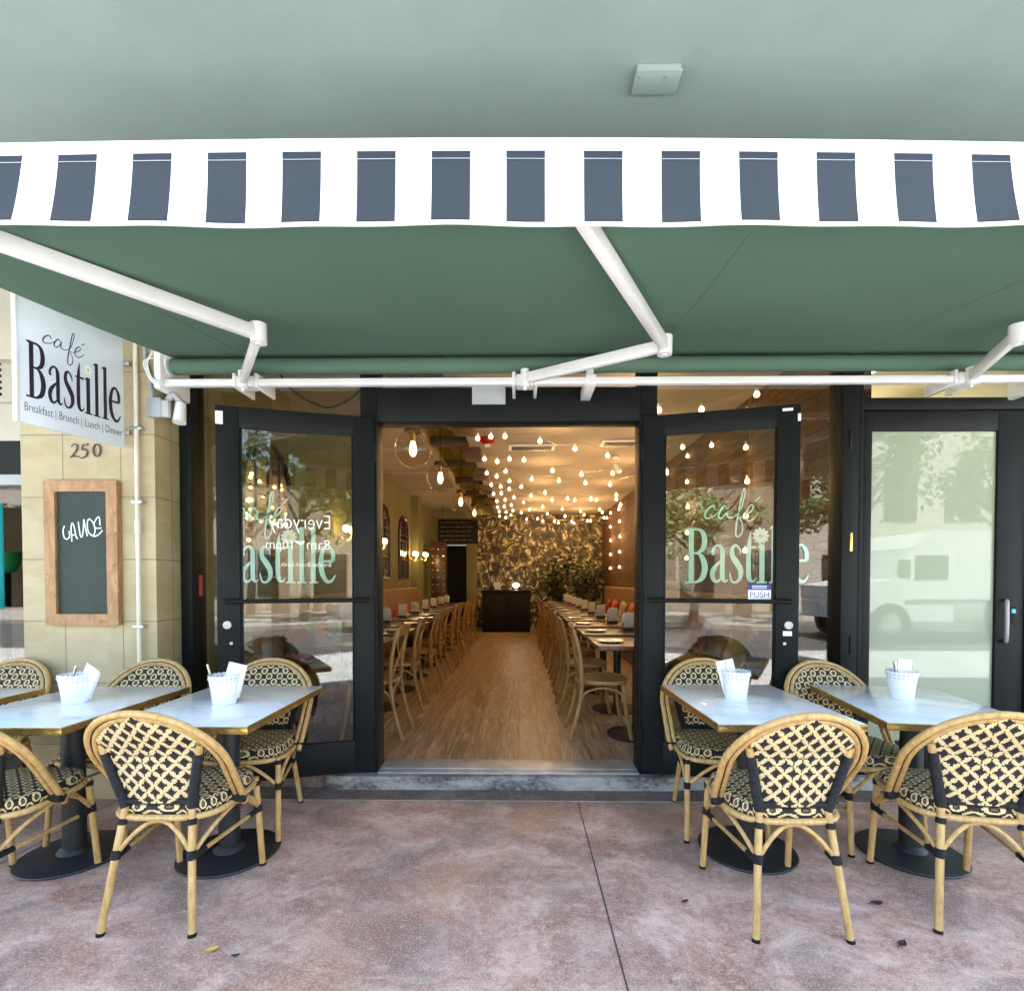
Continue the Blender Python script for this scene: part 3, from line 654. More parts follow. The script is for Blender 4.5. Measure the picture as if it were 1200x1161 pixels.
text(mb, 'Breakfast | Brunch | Lunch | Dinner', SA + sd * u0 + Z_ * w0, sd, Z_, sn, u1 - u0, (w1 - w0) * 1.05, thin=-.012)
mb.build('lettering', M['letter_dark'], sp, flat=True); mb2.build('daisy', [M['sticker_white'], M['yellow']], sp, flat=True)
for py in (428, 508):
    q = UY(153, py, PD); MB().box(SB.x - .01, q.x + .012, PD - .03, PD - .001, q.z - .012, q.z + .012, bv=.003).build('bracket', M['steel'], sg)
# pipe on the pier
mp = thing('drain_pipe', (UY(161, 700, PD).x, PD - .03, 0), 'thin cream painted pipe running down the limestone pier', 'pipe')
px_ = UY(161.5, 640, PD - .03).x
cream = basic('cream_pipe_paint', (.66, .62, .50), .5, 0, .06)
MB().tube([(px_, PD - .028, .3), (px_, PD - .028, 3.29)], .0125, 12).tube([(px_, PD - .028, 1.62), (px_, PD - .028, 1.70)], .0165, 12).tube([(px_, PD - .028, .3), (px_, PD - .012, .26), (px_, PD + .02, .255)], .0125, 12).build('pipe_run', cream, mp)
for py in (502, 588, 734):
    z = UY(161, py, PD - .03).z; MB().box(px_ - .03, px_ + .035, PD - .042, PD - .001, z - .008, z + .008, bv=.003).build('clamp', M['steel'], mp)
# electrical box, conduit, camera on pier return
q = UY(190, 480, 3.10)
eb = thing('electrical_box', (q.x, 3.1, q.z), 'grey metal electrical box with conduit beside the security camera', 'electrical box')
MB().box(q.x - .055, q.x + .03, 3.045, 3.079, q.z - .06, q.z + .055, bv=.004).build('housing', M['grey_metal'], eb)
MB().tube(cat_rom([(q.x - .03, 3.06, q.z + .05), (q.x - .05, 3.06, q.z + .2), (q.x - .075, 3.06, q.z + .34), (q.x - .08, 3.06, q.z + .75)], 5), .011, 10).build('conduit', M['grey_metal'], eb)
q = UY(212, 483, 3.12)
sc_cam = thing('security_camera', (q.x, 3.12, q.z), 'small white cylindrical security camera under the awning end', 'camera')
MB().tube([(q.x, 3.12, q.z + .05), (q.x + .002, 3.10, q.z - .07)], [.030, .037], 18).build('camera_body', M['white_metal'], sc_cam)
MB().tube(cat_rom([(q.x - .06, 3.09, q.z + .06), (q.x - .03, 3.10, q.z + .10), (q.x, 3.12, q.z + .05)], 5), .018, 12).build('bracket', M['light_grey'], sc_cam)
MB().box(q.x - .10, q.x - .03, 3.05, 3.078, q.z - .05, q.z + .05, bv=.004).build('back_box', M['light_grey'], sc_cam)

# neighbour shop at the far left
nb = thing('neighbour_shop', (-4.6, 3.7, 0), 'dark windowed neighbouring shop with beige wall above, far left edge', 'shop')
MB().box(-14, -3.02, 3.42, 3.6, 2.28, 3.3).build('wall', M['render'], nb)
MB().box(-14, -3.02, 3.40, 3.50, 1.98, 2.05, bv=.004).box(-3.14, -3.03, 3.40, 3.5, 0, 1.98, bv=.004).build('frame', M['light_grey'], nb)
MB().box(-14, -3.02, 3.43, 3.5, 2.05, 2.28).build('head_panel', M['black_frame'], nb)
MB().box(-14, -3.14, 3.45, 3.46, .0, 1.98).build('window', M['glass'], nb, flat=True)
MB().box(-14, -3.02, 6.0, 6.1, 0, 3.0).box(-14, -3.1, 3.6, 6.0, 2.9, 3.0).build('back_wall', M['beam'], nb)
MB().box(-14, -3.02, 3.5, 6.0, 0, .02).build('floor', M['dark_wood'], nb)
vt = thing('wall_vent', (-3.6, 3.4, 2.6), 'white louvred vent on the beige wall above the neighbouring window', 'vent')
q = UY(8, 443, 3.42); mb = MB(); mb2 = MB()
mb.box(q.x - .5, q.x + .07, 3.385, 3.419, q.z - .17, q.z + .17, bv=.006).build('frame', M['render'], vt)
for k in range(7): mb2.box(q.x - .4, q.x + .0, 3.380, 3.3845, q.z - .13 + k * .04, q.z - .112 + k * .04)
mb2.build('slots', M['black'], vt)
bn = MB(); x0 = UY(-40, 640, 3.36).x; x1 = UY(2.5, 640, 3.36).x; za = UY(0, 713, 3.36).z; zb_ = UY(0, 590, 3.36).z
gx = 10; vs = []
for j in range(5):
    for i in range(gx + 1):
        u = i / gx; vs.append((lerp(x0, x1, u), 3.36 + .012 * math.sin(u * 14), lerp(za, zb_, j / 4)))
bn.add(vs, [[j * (gx + 1) + i, j * (gx + 1) + i + 1, (j + 1) * (gx + 1) + i + 1, (j + 1) * (gx + 1) + i] for j in range(4) for i in range(gx)])
bn = bn.build('fabric_banner', M['teal']); bn.modifiers.new('t', 'SOLIDIFY').thickness = .004
tag(bn, 'teal cloth hanging at the neighbouring shop window, left edge', 'banner')
q = UY(9, 656, 3.7)
gp = thing('planter', (q.x, 4.2, 1.2), 'green round planter bowl inside the neighbouring shop window', 'planter'); q = UY(6, 658, 4.2)
MB().lathe((q.x, 4.2, q.z), [(.02, -.10), (.06, -.09), (.10, -.02), (.115, .08), (.10, .08), (.09, .0)], 20).build('bowl', M['green_plastic'], gp)
MB().tube([(q.x, 4.2, .02), (q.x, 4.2, q.z - .09)], .035, 10).lathe((q.x, 4.2, .02), [(.18, 0), (.16, .03)], 20).build('stand', M['black'], gp)

# ------------------------------------------------------------------ awning
aw = thing('retractable_awning', (.5, 3.1, 2.64), 'green retractable awning with slate and white striped valance', 'awning')
AX0, AX1 = -2.07, 3.03; FB = 1.36; FZ = UY(600, 172.5, 1.345).z; RB, RZ = 3.10, 2.632
def zdrop(x): return -.0072 * (x - .05) ** 2
def yb_(x): return .0135 * x
nx, ny = 40, 14; vs = []; fs = []
for j in range(ny + 1):
    t = j / ny
    for i in range(nx + 1):
        x = lerp(AX0, AX1, i / nx); y = lerp(FB + yb_(x), RB, t)
        z = lerp(FZ + zdrop(x) + .005, RZ + .046, t) - .018 * math.sin(math.pi * t) + .006 * math.sin(x * 2.1 + 5 * t) * math.sin(math.pi * t) + .005 * math.sin(3.0 * x - 8 * t) * math.sin(math.pi * t)
        vs.append((x, y, z))
for j in range(ny):
    for i in range(nx): a = j * (nx + 1) + i; fs.append([a, a + 1, a + nx + 2, a + nx + 1])
cp = MB().add(vs, fs).build('canopy', M['green_fabric'], aw); cp.modifiers.new('t', 'SOLIDIFY').thickness = .0015
for x in (-1.62, -.42, .78, 1.98):
    pts = []
    for j in range(ny + 1):
        t = j / ny; z = lerp(FZ + zdrop(x) + .005, RZ + .046, t) - .018 * math.sin(math.pi * t) + .006 * math.sin(x * 2.1 + 5 * t) * math.sin(math.pi * t) + .005 * math.sin(3.0 * x - 8 * t) * math.sin(math.pi * t)
        pts.append((x, lerp(FB + yb_(x), RB, t), z - .002))
    seam = MB()
    for k in range(ny): seam.bar(pts[k], pts[k + 1], .02, .0016)
    seam.build('seam', M['green_fabric'], cp)
mb = MB(); sec = []
for cx_, cz_, a0 in ((.017, .012, 0), (-.017, .012, 90), (-.017, -.012, 180), (.017, -.012, 270)):
    for q in range(4): a = R(a0 + q * 30); sec.append((cx_ + .008 * math.cos(a), cz_ + .008 * math.sin(a)))
ns = len(sec); vs = []; fs = []
for i in range(nx + 1):
    x = lerp(AX0, AX1, i / nx)
    for dy, dz in sec: vs.append((x, FB + yb_(x) + dy, FZ + zdrop(x) + dz))
for i in range(nx):
    for q in range(ns): fs.append([i * ns + q, i * ns + (q + 1) % ns, (i + 1) * ns + (q + 1) % ns, (i + 1) * ns + q])
fs += [list(range(ns)), [nx * ns + q for q in range(ns)]]
mb.add(vs, fs).build('front_bar', M['white_metal'], aw)
# valance: alternating slate and white panels, white hem, slightly waving
P = .2035; XC = UY(616, 220, 1.335).x; VH0, VH1 = -.019, UY(600, 262.5, 1.325).z - UY(600, 172.5, 1.345).z
edges = []; k = -12
while True:
    P = .1911 if k < 0 else .1985; e0 = XC + k * P - .0495; e1 = XC + k * P + .0495
    if e0 > AX1: break
    edges.append((e0, e1)); k += 1
segs = []; prev = AX0
for e0, e1 in edges:
    if e1 < AX0: continue
    if e0 > prev: segs.append((prev, e0, 0))
    segs.append((max(e0, AX0), min(e1, AX1), 1)); prev = e1
if prev < AX1: segs.append((prev, AX1, 0))
def vy(x, t): return 1.333 + yb_(x) + t * (.0035 * math.sin(x * 7.3) + .0025 * math.sin(x * 17 + 1.3)) - t * t * .012 - .020 * t * (abs(x) / 1.3) ** 3 * (1 if abs(x) < 1.5 else 0)
mb = MB()
for x0, x1, mi in segs:
    n = max(2, int((x1 - x0) / .025)); rows = 6
    for i in range(n):
        a, b = lerp(x0, x1, i / n), lerp(x0, x1, (i + 1) / n)
        for j in range(rows):
            t0, t1 = j / rows, (j + 1) / rows
            mb.quad((a, vy(a, t0), FZ + zdrop(a) + lerp(VH0, VH1, t0)), (b, vy(b, t0), FZ + zdrop(b) + lerp(VH0, VH1, t0)),
                    (b, vy(b, t1), FZ + zdrop(b) + lerp(VH0, VH1, t1)), (a, vy(a, t1), FZ + zdrop(a) + lerp(VH0, VH1, t1)), mi)
va = mb.build('valance', [M['white_canvas'], M['slate_canvas']], aw); md = va.modifiers.new('t', 'SOLIDIFY'); md.thickness = .0012
mb = MB(); N = 200
mb.tube([(lerp(AX0, AX1, i / N), vy(lerp(AX0, AX1, i / N), 1.03), FZ + zdrop(lerp(AX0, AX1, i / N)) + VH1 - .003) for i in range(N + 1)], .0052, 8)
mb.build('hem', M['white_canvas'], va)
mb = MB(); mb.tube([(lerp(AX0, AX1, i / N), vy(lerp(AX0, AX1, i / N), .13) - .0016, FZ + zdrop(lerp(AX0, AX1, i / N)) - .040) for i in range(N + 1)], .0008, 5)
mb.build('stitching', M['grey_metal'], va)
MB().tube([(AX0 - .02, RB, RZ), (AX1 + .02, RB, RZ)], .047, 20).build('roller_tube', M['green_fabric'], aw)
TB, TZ = 3.05, UY(600, 447.5, 3.05).z
MB().box(AX0 - .08, AX1 + .1, TB - .02, TB + .02, TZ - .02, TZ + .02, bv=.004).build('torsion_bar', M['white_metal'], aw)
for x in (AX0 - .055, AX1 + .055):
    mb = MB(); mb.box(x - .022, x + .022, 3.0, 3.28, TZ - .045, RZ + .07, bv=.012)
    mb.tube([(x - .03, RB, RZ), (x + .03, RB, RZ)], .066, 20)
    mb.build('end_bracket', M['white_metal'], aw)
mb = MB()
for s in range(3): mb.tube(cat_rom([(AX0 - .09, 3.02, RZ + .06 - s * .02), (AX0 - .10 - s * .012, 2.99, RZ - .02), (AX0 - .07, 2.98, RZ - .11 - s * .012), (AX0 - .02, 3.0, RZ - .14)], 6), .004, 6)
mb.build('motor_cable', M['white_metal'], aw)
def shoulder(x, par):
    mb = MB(); mb.box(x - .05, x + .05, TB - .035, TB + .05, TZ - .032, TZ + .032, bv=.006); mb.box(x - .075, x - .055, TB - .03, TB + .2, TZ - .03, TZ + .05, bv=.004); mb.box(x + .055, x + .075, TB - .03, TB + .2, TZ - .03, TZ + .05, bv=.004)
    mb.tube([(x, TB - .05, TZ - .05), (x, TB - .05, TZ + .05)], .026, 14); mb.tube([(x, TB - .05, TZ - .066), (x, TB - .05, TZ - .05)], .009, 8); return mb.build('shoulder_joint', M['white_metal'], par)
AP = V((0, 1.40, 2.445)); an = V((0, -(TZ + .0 - 2.445) / (TB - 1.40), 1)).normalized()
for (ex_, ey_, sx, front) in ((303, 391, -1.616, (-1.87, 1.385)), (779, 405, .035, (.075, 1.385)), (1193, 392, 2.60, (2.93, 1.385))):
    E = UP(ex_, ey_, AP, an); Sh = V((sx, TB - .05, TZ)); Fr = V((front[0], front[1], 2.45 + zdrop(front[0])))
    ar = MB().bar(Sh, E, .034, .058, bv=.006).build('arm', M['white_metal'], aw)
    MB().bar(E + (Fr - E).normalized() * .01, Fr, .044, .060, bv=.009).build('forearm', M['white_metal'], ar)
    MB().tube([E - an * .044, E + an * .044], .036, 18).tube([E - an * .050, E + an * .050], .012, 10).build('elbow_joint', M['white_metal'], ar)
    shoulder(sx, ar)
q = UY(692, 446, TB); mb = MB(); mb.box(q.x - .03, q.x + .03, TB - .03, TB + .24, TZ - .03, TZ + .03, bv=.003).box(q.x - .022, q.x + .022, TB + .024, TB + .05, TZ, TZ + .14, bv=.003).build('wall_bracket', M['white_metal'], aw)

# ------------------------------------------------------------------ rattan chair (origin between its feet, faces +y)
def hoop(off, n=26):
    pts = []
    def P3(x, t): return V((x, .02 - .325 * t, .40 + .458 * t))
    for i in range(7): t = .5 * i / 7; pts.append(P3(-(lerp(.236, .262, (t / .5) ** .7) + off), t))
    for i in range(n + 1):
        g = math.pi * (1 - i / n); pts.append(P3(math.cos(g) * (.262 + off), .5 + (.5 + off * 1.6) * math.sin(g)))
    for i in range(6, -1, -1): t = .5 * i / 7; pts.append(P3(lerp(.236, .262, (t / .5) ** .7) + off, t))
    return pts
def rattan_chair():
    t = empty('rattan_chair')
    # seat: woven cushion-like pad
    mb = MB(); n = 36; rings = []
    def sup(r, hx, hy, g):
        c, s = math.cos(g), math.sin(g); e = .55
        return (r * hx * math.copysign(abs(c) ** e, c), .03 + r * hy * math.copysign(abs(s) ** e, s) * (1.0))
    zz = [(0.001, .484), (.35, .483), (.7, .480), (.92, .476), (.985, .466), (1.0, .452), (.985, .432), (.95, .424), (.6, .424)]
    vs = []
    for r, z in zz:
        for k in range(n): x, y = sup(r, .212, .205, 2 * math.pi * k / n); vs.append((x, y, z))
    fs = []; uvs = []
    for i in range(len(zz) - 1):
        for k in range(n):
            k2 = (k + 1) % n; f = [i * n + k, i * n + k2, (i + 1) * n + k2, (i + 1) * n + k]; fs.append(f)
            if i < 3: uvs.append([(vs[q][0], vs[q][1]) for q in f])
            else:
                u0, u1 = k / n * 1.32, (k + 1) / n * 1.32; dz = [.0, .012, .026, .046, .056, .1]
                a, b = .25 - (zz[i][1] - .45) * 1.0, .25 - (zz[i + 1][1] - .45) * 1.0; uvs.append([(u0, -a), (u1, -a), (u1, -b), (u0, -b)])
    mb.add(vs, fs, 0, uvs); mb.build('seat', M['ring'], t, ang=60)
    fr = MB().tube([(*sup(1.0, .213, .206, 2 * math.pi * k / 40), .418) for k in range(40)], .0125, 8, closed=True).build('seat_frame', M['bamboo'], t)
    def leg(top, bot):
        top, bot = V(top), V(bot); o = MB().tube([top, lerp(top, bot, .5), bot + (top - bot).normalized() * .012], [.0135, .0142, .0136], 12).build('leg', M['bamboo'], t)
        MB().tube([bot, bot + (top - bot).normalized() * .0125], .0150, 12).build('foot_cap', M['black'], o)
        d = (bot - top).normalized()
        for zc, L in ((.405, .022), (.285, .034)):
            u = (top.z - zc) / (top.z - bot.z); c = lerp(top, bot, u); MB().tube([c - d * L / 2, c + d * L / 2], .0178, 12).build('binding', M['wrap'], o)
        return o
    rl = []
    for s in (-1, 1):
        leg((s * .188, .205, .43), (s * .197, .245, 0)); leg((s * .13, -.165, .47), (s * .175, -.245, 0))
    def at(s, front, z):
        a, b = ((V((s * .188, .205, .43)), V((s * .197, .245, 0))) if front else (V((s * .13, -.165, .47)), V((s * .175, -.245, 0))))
        return lerp(a, b, (a.z - z) / (a.z - b.z))
    for s in (-1, 1):
        a = V((s * .13, -.165, .46)); b = V((s * .19, -.208, .715))
        po = MB().tube([a, b], .0135, 10).build('back_post', M['bamboo'], t)
        MB().tube([a, lerp(a, b, .5), lerp(a, b, .86)], [.0195, .019, .018], 12).build('binding', M['wrap'], po)
    MB().tube([(-.14, -.166, .482), (.14, -.166, .482)], .0155, 12).build('back_rail', M['wrap'], t)
    hp = MB(); hp.tube(hoop(.0), .0134, 10); hp.tube(hoop(-.0265), .0120, 10); hf = hp.build('back_hoop', M['bamboo'], t)
    MB().tube(hoop(-.013), .0075, 6).build('hoop_cord', M['black'], hf)
    for s in (-1, 1):
        wm = MB(); c = V((s * .224, -.012, .43)); wm.obox(c, (V((1, 0, 0)), V((0, .86, -.5)), V((0, .5, .86))), (.032, .022, .018), 0, .008)
        wm.build('binding', M['wrap'], hf)
    # back panel
    def hw(z):
        lin = lerp(.125, .19, (z - .47) / .26); tt = (z - .40) / .458; sn_ = max(-1, min(1, (tt - .5) / .46)); arc = (.262 - .028) * math.sqrt(max(0, 1 - sn_ * sn_))
        return max(.004, min(lin, arc))
    def yb(z): return -.166 - (z - .47) * .18 if z < .68 else -.2038 - (z - .68) * .54
    mb = MB(); NZ, NX = 22, 12; th = .011
    zs = [lerp(.478, .848, (j / NZ) ** .85) for j in range(NZ + 1)]
    for side, mi in ((1, 0), (-1, 1)):
        vs = []
        for z in zs:
            for i in range(NX + 1):
                u = i / NX * 2 - 1; vs.append((u * hw(z), yb(z) - .022 * (1 - u * u) * 1.0 + .010 + side * th / 2, z))
        fs = [[j * (NX + 1) + i, j * (NX + 1) + i + 1, (j + 1) * (NX + 1) + i + 1, (j + 1) * (NX + 1) + i] for j in range(NZ) for i in range(NX)]
        mb.add(vs, fs, mi, [[(vs[q][0], vs[q][2]) for q in f] for f in fs])
    nn = (NZ + 1) * (NX + 1); rim = [i for i in range(NX + 1)] + [j * (NX + 1) + NX for j in range(1, NZ + 1)] + [NZ * (NX + 1) + i for i in range(NX - 1, -1, -1)] + [j * (NX + 1) for j in range(NZ - 1, 0, -1)]
    for i in range(len(rim)): a, b = rim[i], rim[(i + 1) % len(rim)]; mb.f.append([a, b, b + nn, a + nn]); mb.m.append(1); mb.u.append([(0, 0)] * 4)
    mb.build('backrest', [M['ring'], M['star']], t, ang=50)
    # braces and stretchers
    def brace(pts): return MB().tube(cat_rom(pts, 6), .0088, 8).build('brace', M['bamboo'], t)
    brace([at(-1, 0, .285), lerp(at(-1, 0, .285), V((-.05, -.17, .385)), .6) + V((0, 0, .012)), (-.03, -.168, .398), (.03, -.168, .398), lerp(at(1, 0, .285), V((.05, -.17, .385)), .6) + V((0, 0, .012)), at(1, 0, .285)])
    brace([at(-1, 1, .285), lerp(at(-1, 1, .285), V((-.05, .215, .385)), .6) + V((0, 0, .012)), (-.03, .215, .40), (.03, .215, .40), lerp(at(1, 1, .285), V((.05, .215, .385)), .6) + V((0, 0, .012)), at(1, 1, .285)])
    for s in (-1, 1):
        brace([at(s, 0, .285), lerp(at(s, 0, .285), V((s * .205, -.03, .40)), .55) + V((0, 0, .01)), (s * .207, 0, .405), (s * .207, .06, .405), lerp(at(s, 1, .285), V((s * .205, .09, .40)), .55) + V((0, 0, .01)), at(s, 1, .285)])
        a, b = at(s, 0, .275), at(s, 1, .275)
        sx = MB().tube([a, b], .0085, 8).build('stretcher', M['bamboo'], t)
        MB().tube([lerp(a, b, .03), lerp(a, b, .17)], .0125, 10).build('binding', M['wrap'], sx); MB().tube([lerp(a, b, .83), lerp(a, b, .97)], .0125, 10).build('binding', M['wrap'], sx)
    return t
GRP_CH = 'woven rattan chairs at the pavement tables'
chairs = [
 (-1.405, 2.13, 0, 'rattan chair seen from behind in full, in front of the left glass door'),
 (-2.17, 2.11, 2, 'rattan chair cut off by the left edge of the photo, seen from behind'),
 (1.055, 2.13, 0, 'rattan chair seen from behind in full, in front of the right glass door'),
 (1.815, 2.15, -11, 'rattan chair seen from behind at the front right edge, table by the frosted door'),
 (-1.456, 2.785, 188, 'rattan chair facing the street, with its back to the left glass door'),
 (-2.165, 2.745, 180, 'rattan chair facing the street, between the limestone pier and the left door'),
 (-3.0, 2.745, 180, 'rattan chair facing the street at the left edge, under the chalkboard'),
 (1.085, 2.825, 173, 'rattan chair facing the street, with its back to the right glass door'),
 (1.785, 2.745, 186, 'rattan chair facing the street, just left of the frosted glass door')]
ch0 = rattan_chair()
for i, (x, y, a, lab) in enumerate(chairs):
    o = ch0 if i == 0 else copy_tree(ch0)
    o.location = (x, y, 0); o.rotation_euler = (0, 0, R(a)); tag(o, lab, 'chair', GRP_CH)

# ------------------------------------------------------------------ pavement tables
def cafe_table():
    t = empty('cafe_table'); hx, hy = .31, .405
    MB().box(-hx + .003, hx - .003, -hy + .003, hy - .003, .712, .742, bv=.002).build('table_top', M['marble'], t)
    mb = MB()
    for (a, b, c, d) in ((-hx, hx, -hy, -hy + .003), (-hx, hx, hy - .003, hy), (-hx, -hx + .003, -hy + .003, hy - .003), (hx - .003, hx, -hy + .003, hy - .003)):
        mb.box(a - .002 if b - a > .1 else a - .002, b + .002, c - .002, d + .002, .709, .7405, bv=.0015)
    for z in (.7145, .735):
        mb.box(-hx - .0035, hx + .0035, -hy - .0035, -hy - .002, z - .002, z + .002); mb.box(hx + .002, hx + .0035, -hy, hy, z - .002, z + .002); mb.box(-hx - .0035, -hx - .002, -hy, hy, z - .002, z + .002)
    mb.build('edge_band', M['brass'], t)
    MB().box(-.2, .2, -.25, .25, .695, .711, bv=.003).lathe((0, 0, .655), [(.05, 0), (.09, .04)], 20).build('support_plate', M['black_iron'], t)
    MB().tube([(0, 0, .018), (0, 0, .67)], .048, 24).lathe((0, 0, .02), [(.075, 0), (.07, .01), (.05, .03)], 24).build('column', M['black_iron'], t)
    MB().lathe((0, 0, 0), [(.20, .0), (.226, .002), (.230, .008), (.226, .013), (.15, .020), (.06, .026)], 48).build('base', M['black_iron'], t, ang=25)
    return t
tabs = [(-1.422, 2.475, 0, 'white marble topped table with brass edge nearest the left glass door'),
        (-2.17, 2.45, 0, 'white marble topped table with brass edge under the chalkboard'),
        (-2.95, 2.40, 0, 'white marble topped table of which one corner shows at the left edge'),
        (1.135, 2.54, 1, 'white marble topped table with brass edge in front of the right glass door'),
        (1.925, 2.52, -9, 'white marble topped table with brass edge in front of the frosted door')]
t0 = cafe_table(); TAB = []
for i, (x, y, a, lab) in enumerate(tabs):
    o = t0 if i == 0 else copy_tree(t0); o.location = (x, y, 0); o.rotation_euler = (0, 0, R(a)); tag(o, lab, 'table', 'marble topped pavement tables')
# buckets with napkins and cutlery
def bucket():
    t = empty('cutlery_bucket')
    mb = MB(); n = 40; prof = [(.050, 0), (.052, .002), (.057, .05), (.064, .10), (.0685, .128)]
    vs = []; fs = []
    allp = prof + [(.070, .138)] + [(.0665, .138), (.062, .10), (.055, .05), (.050, .006)]
    for i, (r, z) in enumerate(allp):
        for k in range(n):
            g = 2 * math.pi * k / n; dz = .005 * abs(math.sin(g * 10)) if i in (5, 6) else 0
            vs.append((r * math.cos(g), r * math.sin(g), z + dz))
    for i in range(len(allp) - 1):
        for k in range(n): fs.append([i * n + k, i * n + (k + 1) % n, (i + 1) * n + (k + 1) % n, (i + 1) * n + k])
    fs.append(list(range(n))[::-1]); fs.append([(len(allp) - 1) * n + k for k in range(n)])
    mb.add(vs, fs); mb.build('pail', M['bucket'], t, ang=60)
    MB().tube([(.0705 * math.cos(2 * math.pi * k / 40), .0705 * math.sin(2 * math.pi * k / 40), .122) for k in range(40)], .002, 6, closed=True).build('rim_bead', M['bucket'], t)
    return t
def napkin(kind):
    mb = MB()
    for q in range(3):
        a = .02 * q
        mb.obox((0.004 * q, .006 * q - .004, .10 - .004 * q), (V((math.cos(a), 0, math.sin(a))), V((0, 1, .14)), V((-math.sin(a), -.14, math.cos(a)))), (.042 - .003 * q, .0022, .082 - .004 * q), 0, .0015)
    return mb.build('napkin', M['napkin'])
def knife():
    t = MB(); t.tube([(0, 0, .02), (0, 0, .10), (0, 0, .185), (0, 0, .19)], [.003, .004, .006, .003], 8); return t.build('knife', M['steel'])
bk0 = None
for i, (px, py, lab, tilt, where) in enumerate(((78, 828, 'white lace edged metal bucket on the table under the chalkboard', 28, 'on the table under the chalkboard'),
        (256, 829, 'white lace edged metal bucket on the table by the left glass door', 16, 'on the table by the left glass door'),
        (867, 823, 'white lace edged metal bucket on the table by the right glass door', -14, 'on the table by the right glass door'),
        (1065, 823, 'white lace edged metal bucket on the table by the frosted door', 6, 'on the table by the frosted door'))):
    p = UZ(px, py - 2.5, .7425); p.y += .05
    o = bucket() if i == 0 else copy_tree(bk0)
    if i == 0: bk0 = o
    o.location = (p.x, p.y, .7425); o.rotation_euler = (0, 0, .4 * i); tag(o, lab, 'bucket', 'white cutlery buckets on the pavement tables')
    nk = napkin(i); nk.location = (p.x + .012 * (1 if tilt > 0 else -1), p.y, .757); nk.rotation_euler = (R(-8), R(tilt), R(-12 + 25 * (i % 2)))
    tag(nk, 'folded white napkin standing in the bucket ' + where, 'napkin', 'napkins in the cutlery buckets')
    k_ = knife(); k_.location = (p.x - .028, p.y - .012, .752); k_.rotation_euler = (R(6), R(-10 if i != 0 else 20), 0)
    tag(k_, 'steel knife standing in the bucket ' + where, 'knife', 'knives in the cutlery buckets')

# leaves on the pavement
def fallen(px, py, L, a, m, lab):
    p = UZ(px, py, .004); mb = MB(); n = 8; top = []
    for i in range(n + 1): u = i / n; w = math.sin(math.pi * u) ** .8 * L * .27; top.append((u, w))
    vs = []
    for u, w in top:
        for q in (-1, 0, 1): vs.append(((u - .5) * L, q * w, .003 + .004 * abs(q) + .005 * (2 * u - 1) ** 2))
    mb.add(vs, [[3 * i + q, 3 * i + q + 1, 3 * i + q + 4, 3 * i + q + 3] for i in range(n) for q in (0, 1)])
    mb.tube([(-.5 * L, 0, .006), (-.66 * L, .05 * L, .004)], .001, 5)
    o = mb.build('fallen_leaf', m); o.location = p; o.rotation_euler = (0, 0, a); tag(o, lab, 'leaf', 'fallen leaves on the pavement')
fallen(1027, 1059, .055, .1, M['leaf_dark'], 'dark dry leaf between the front right chair legs')
fallen(1057, 1107, .05, .6, M['leaf_dark'], 'dark dry leaf nearest the bottom right of the pavement')
fallen(803, 1057, .03, .3, M['leaf_dark'], 'small dark leaf left of the front right chair')
fallen(276, 1121, .03, .2, M['leaf_dark'], 'small dark leaf in the stained patch at bottom left')
fallen(248, 1114, .045, .5, M['leaf_yellow'], 'yellow leaf on the pavement beside the front left chair')
fallen(733, 976, .03, .9, M['leaf_yellow'], 'tiny orange leaf near the long pavement groove')

# ------------------------------------------------------------------ interior shell
FL = .092
o = MB().box(-2.3, 2.3, 3.53, 13.8, 0, FL).build('dining_floor', M['planks'], flat=True); o['kind'] = 'structure'
bw = MB().box(2.2, 2.34, 3.455, 13.7, FL, 3.08).build('brick_wall', M['brick'], flat=True); tag(bw, 'brown brick wall along the right side of the dining room', 'wall')
gw = MB().box(-2.34, -2.2, 3.455, 13.7, FL, 3.08).box(-2.2, -2.06, 10.5, 10.75, FL, 3.08).build('painted_wall', M['green_wall'], flat=True); tag(gw, 'olive green painted wall along the left of the dining room', 'wall')
ww = MB().box(-1.2, 2.2, 13.6, 13.75, FL, 3.08).build('wallpapered_wall', M['wallpaper'], flat=True); tag(ww, 'rear wall covered in gold and brown leaf pattern wallpaper', 'wall')
rw = thing('rear_partition', (-1.7, 13.3, FL), 'dark olive partition with a black doorway at the rear left', 'partition')
MB().box(-2.2, -1.95, 13.2, 13.3, FL, 3.08).box(-1.35, -1.1, 13.2, 13.6, FL, 3.08).box(-1.95, -1.35, 13.2, 13.3, 2.25, 3.08).build('partition_wall', M['green_wall'], rw)
MB().box(-1.95, -1.35, 13.32, 13.36, FL, 2.25).build('doorway', M['black'], rw)
cl = thing('dining_ceiling', (0, 8, 3.08), 'warm lit dining room ceiling with a yellow recessed trough', 'ceiling')
MB().box(-.64, 2.34, 3.46, 13.75, 3.08, 3.16).box(-2.34, -1.19, 3.46, 13.75, 3.08, 3.16).build('ceiling_panel', M['ceiling'], cl)
MB().box(-1.19, -.64, 3.40, 3.46, 3.08, 3.62).box(-1.19, -.64, 13.6, 13.75, 3.08, 3.62).box(-1.25, -1.19, 3.46, 13.75, 3.16, 3.62).box(-.64, -.58, 3.46, 13.75, 3.16, 3.62).box(-1.25, -.58, 3.46, 13.75, 3.62, 3.68).build('trough', M['trough'], cl)
for y in (4.6, 5.6, 6.9, 8.2, 9.6, 11.0):
    MB().box(-1.19, -.64, y, y + .10, 3.16, 3.27, bv=.004).box(-.74, -.50, y - .2, y + .30, 2.99, 3.077, bv=.006).build('beam', M['beam'], cl)
mb = MB()
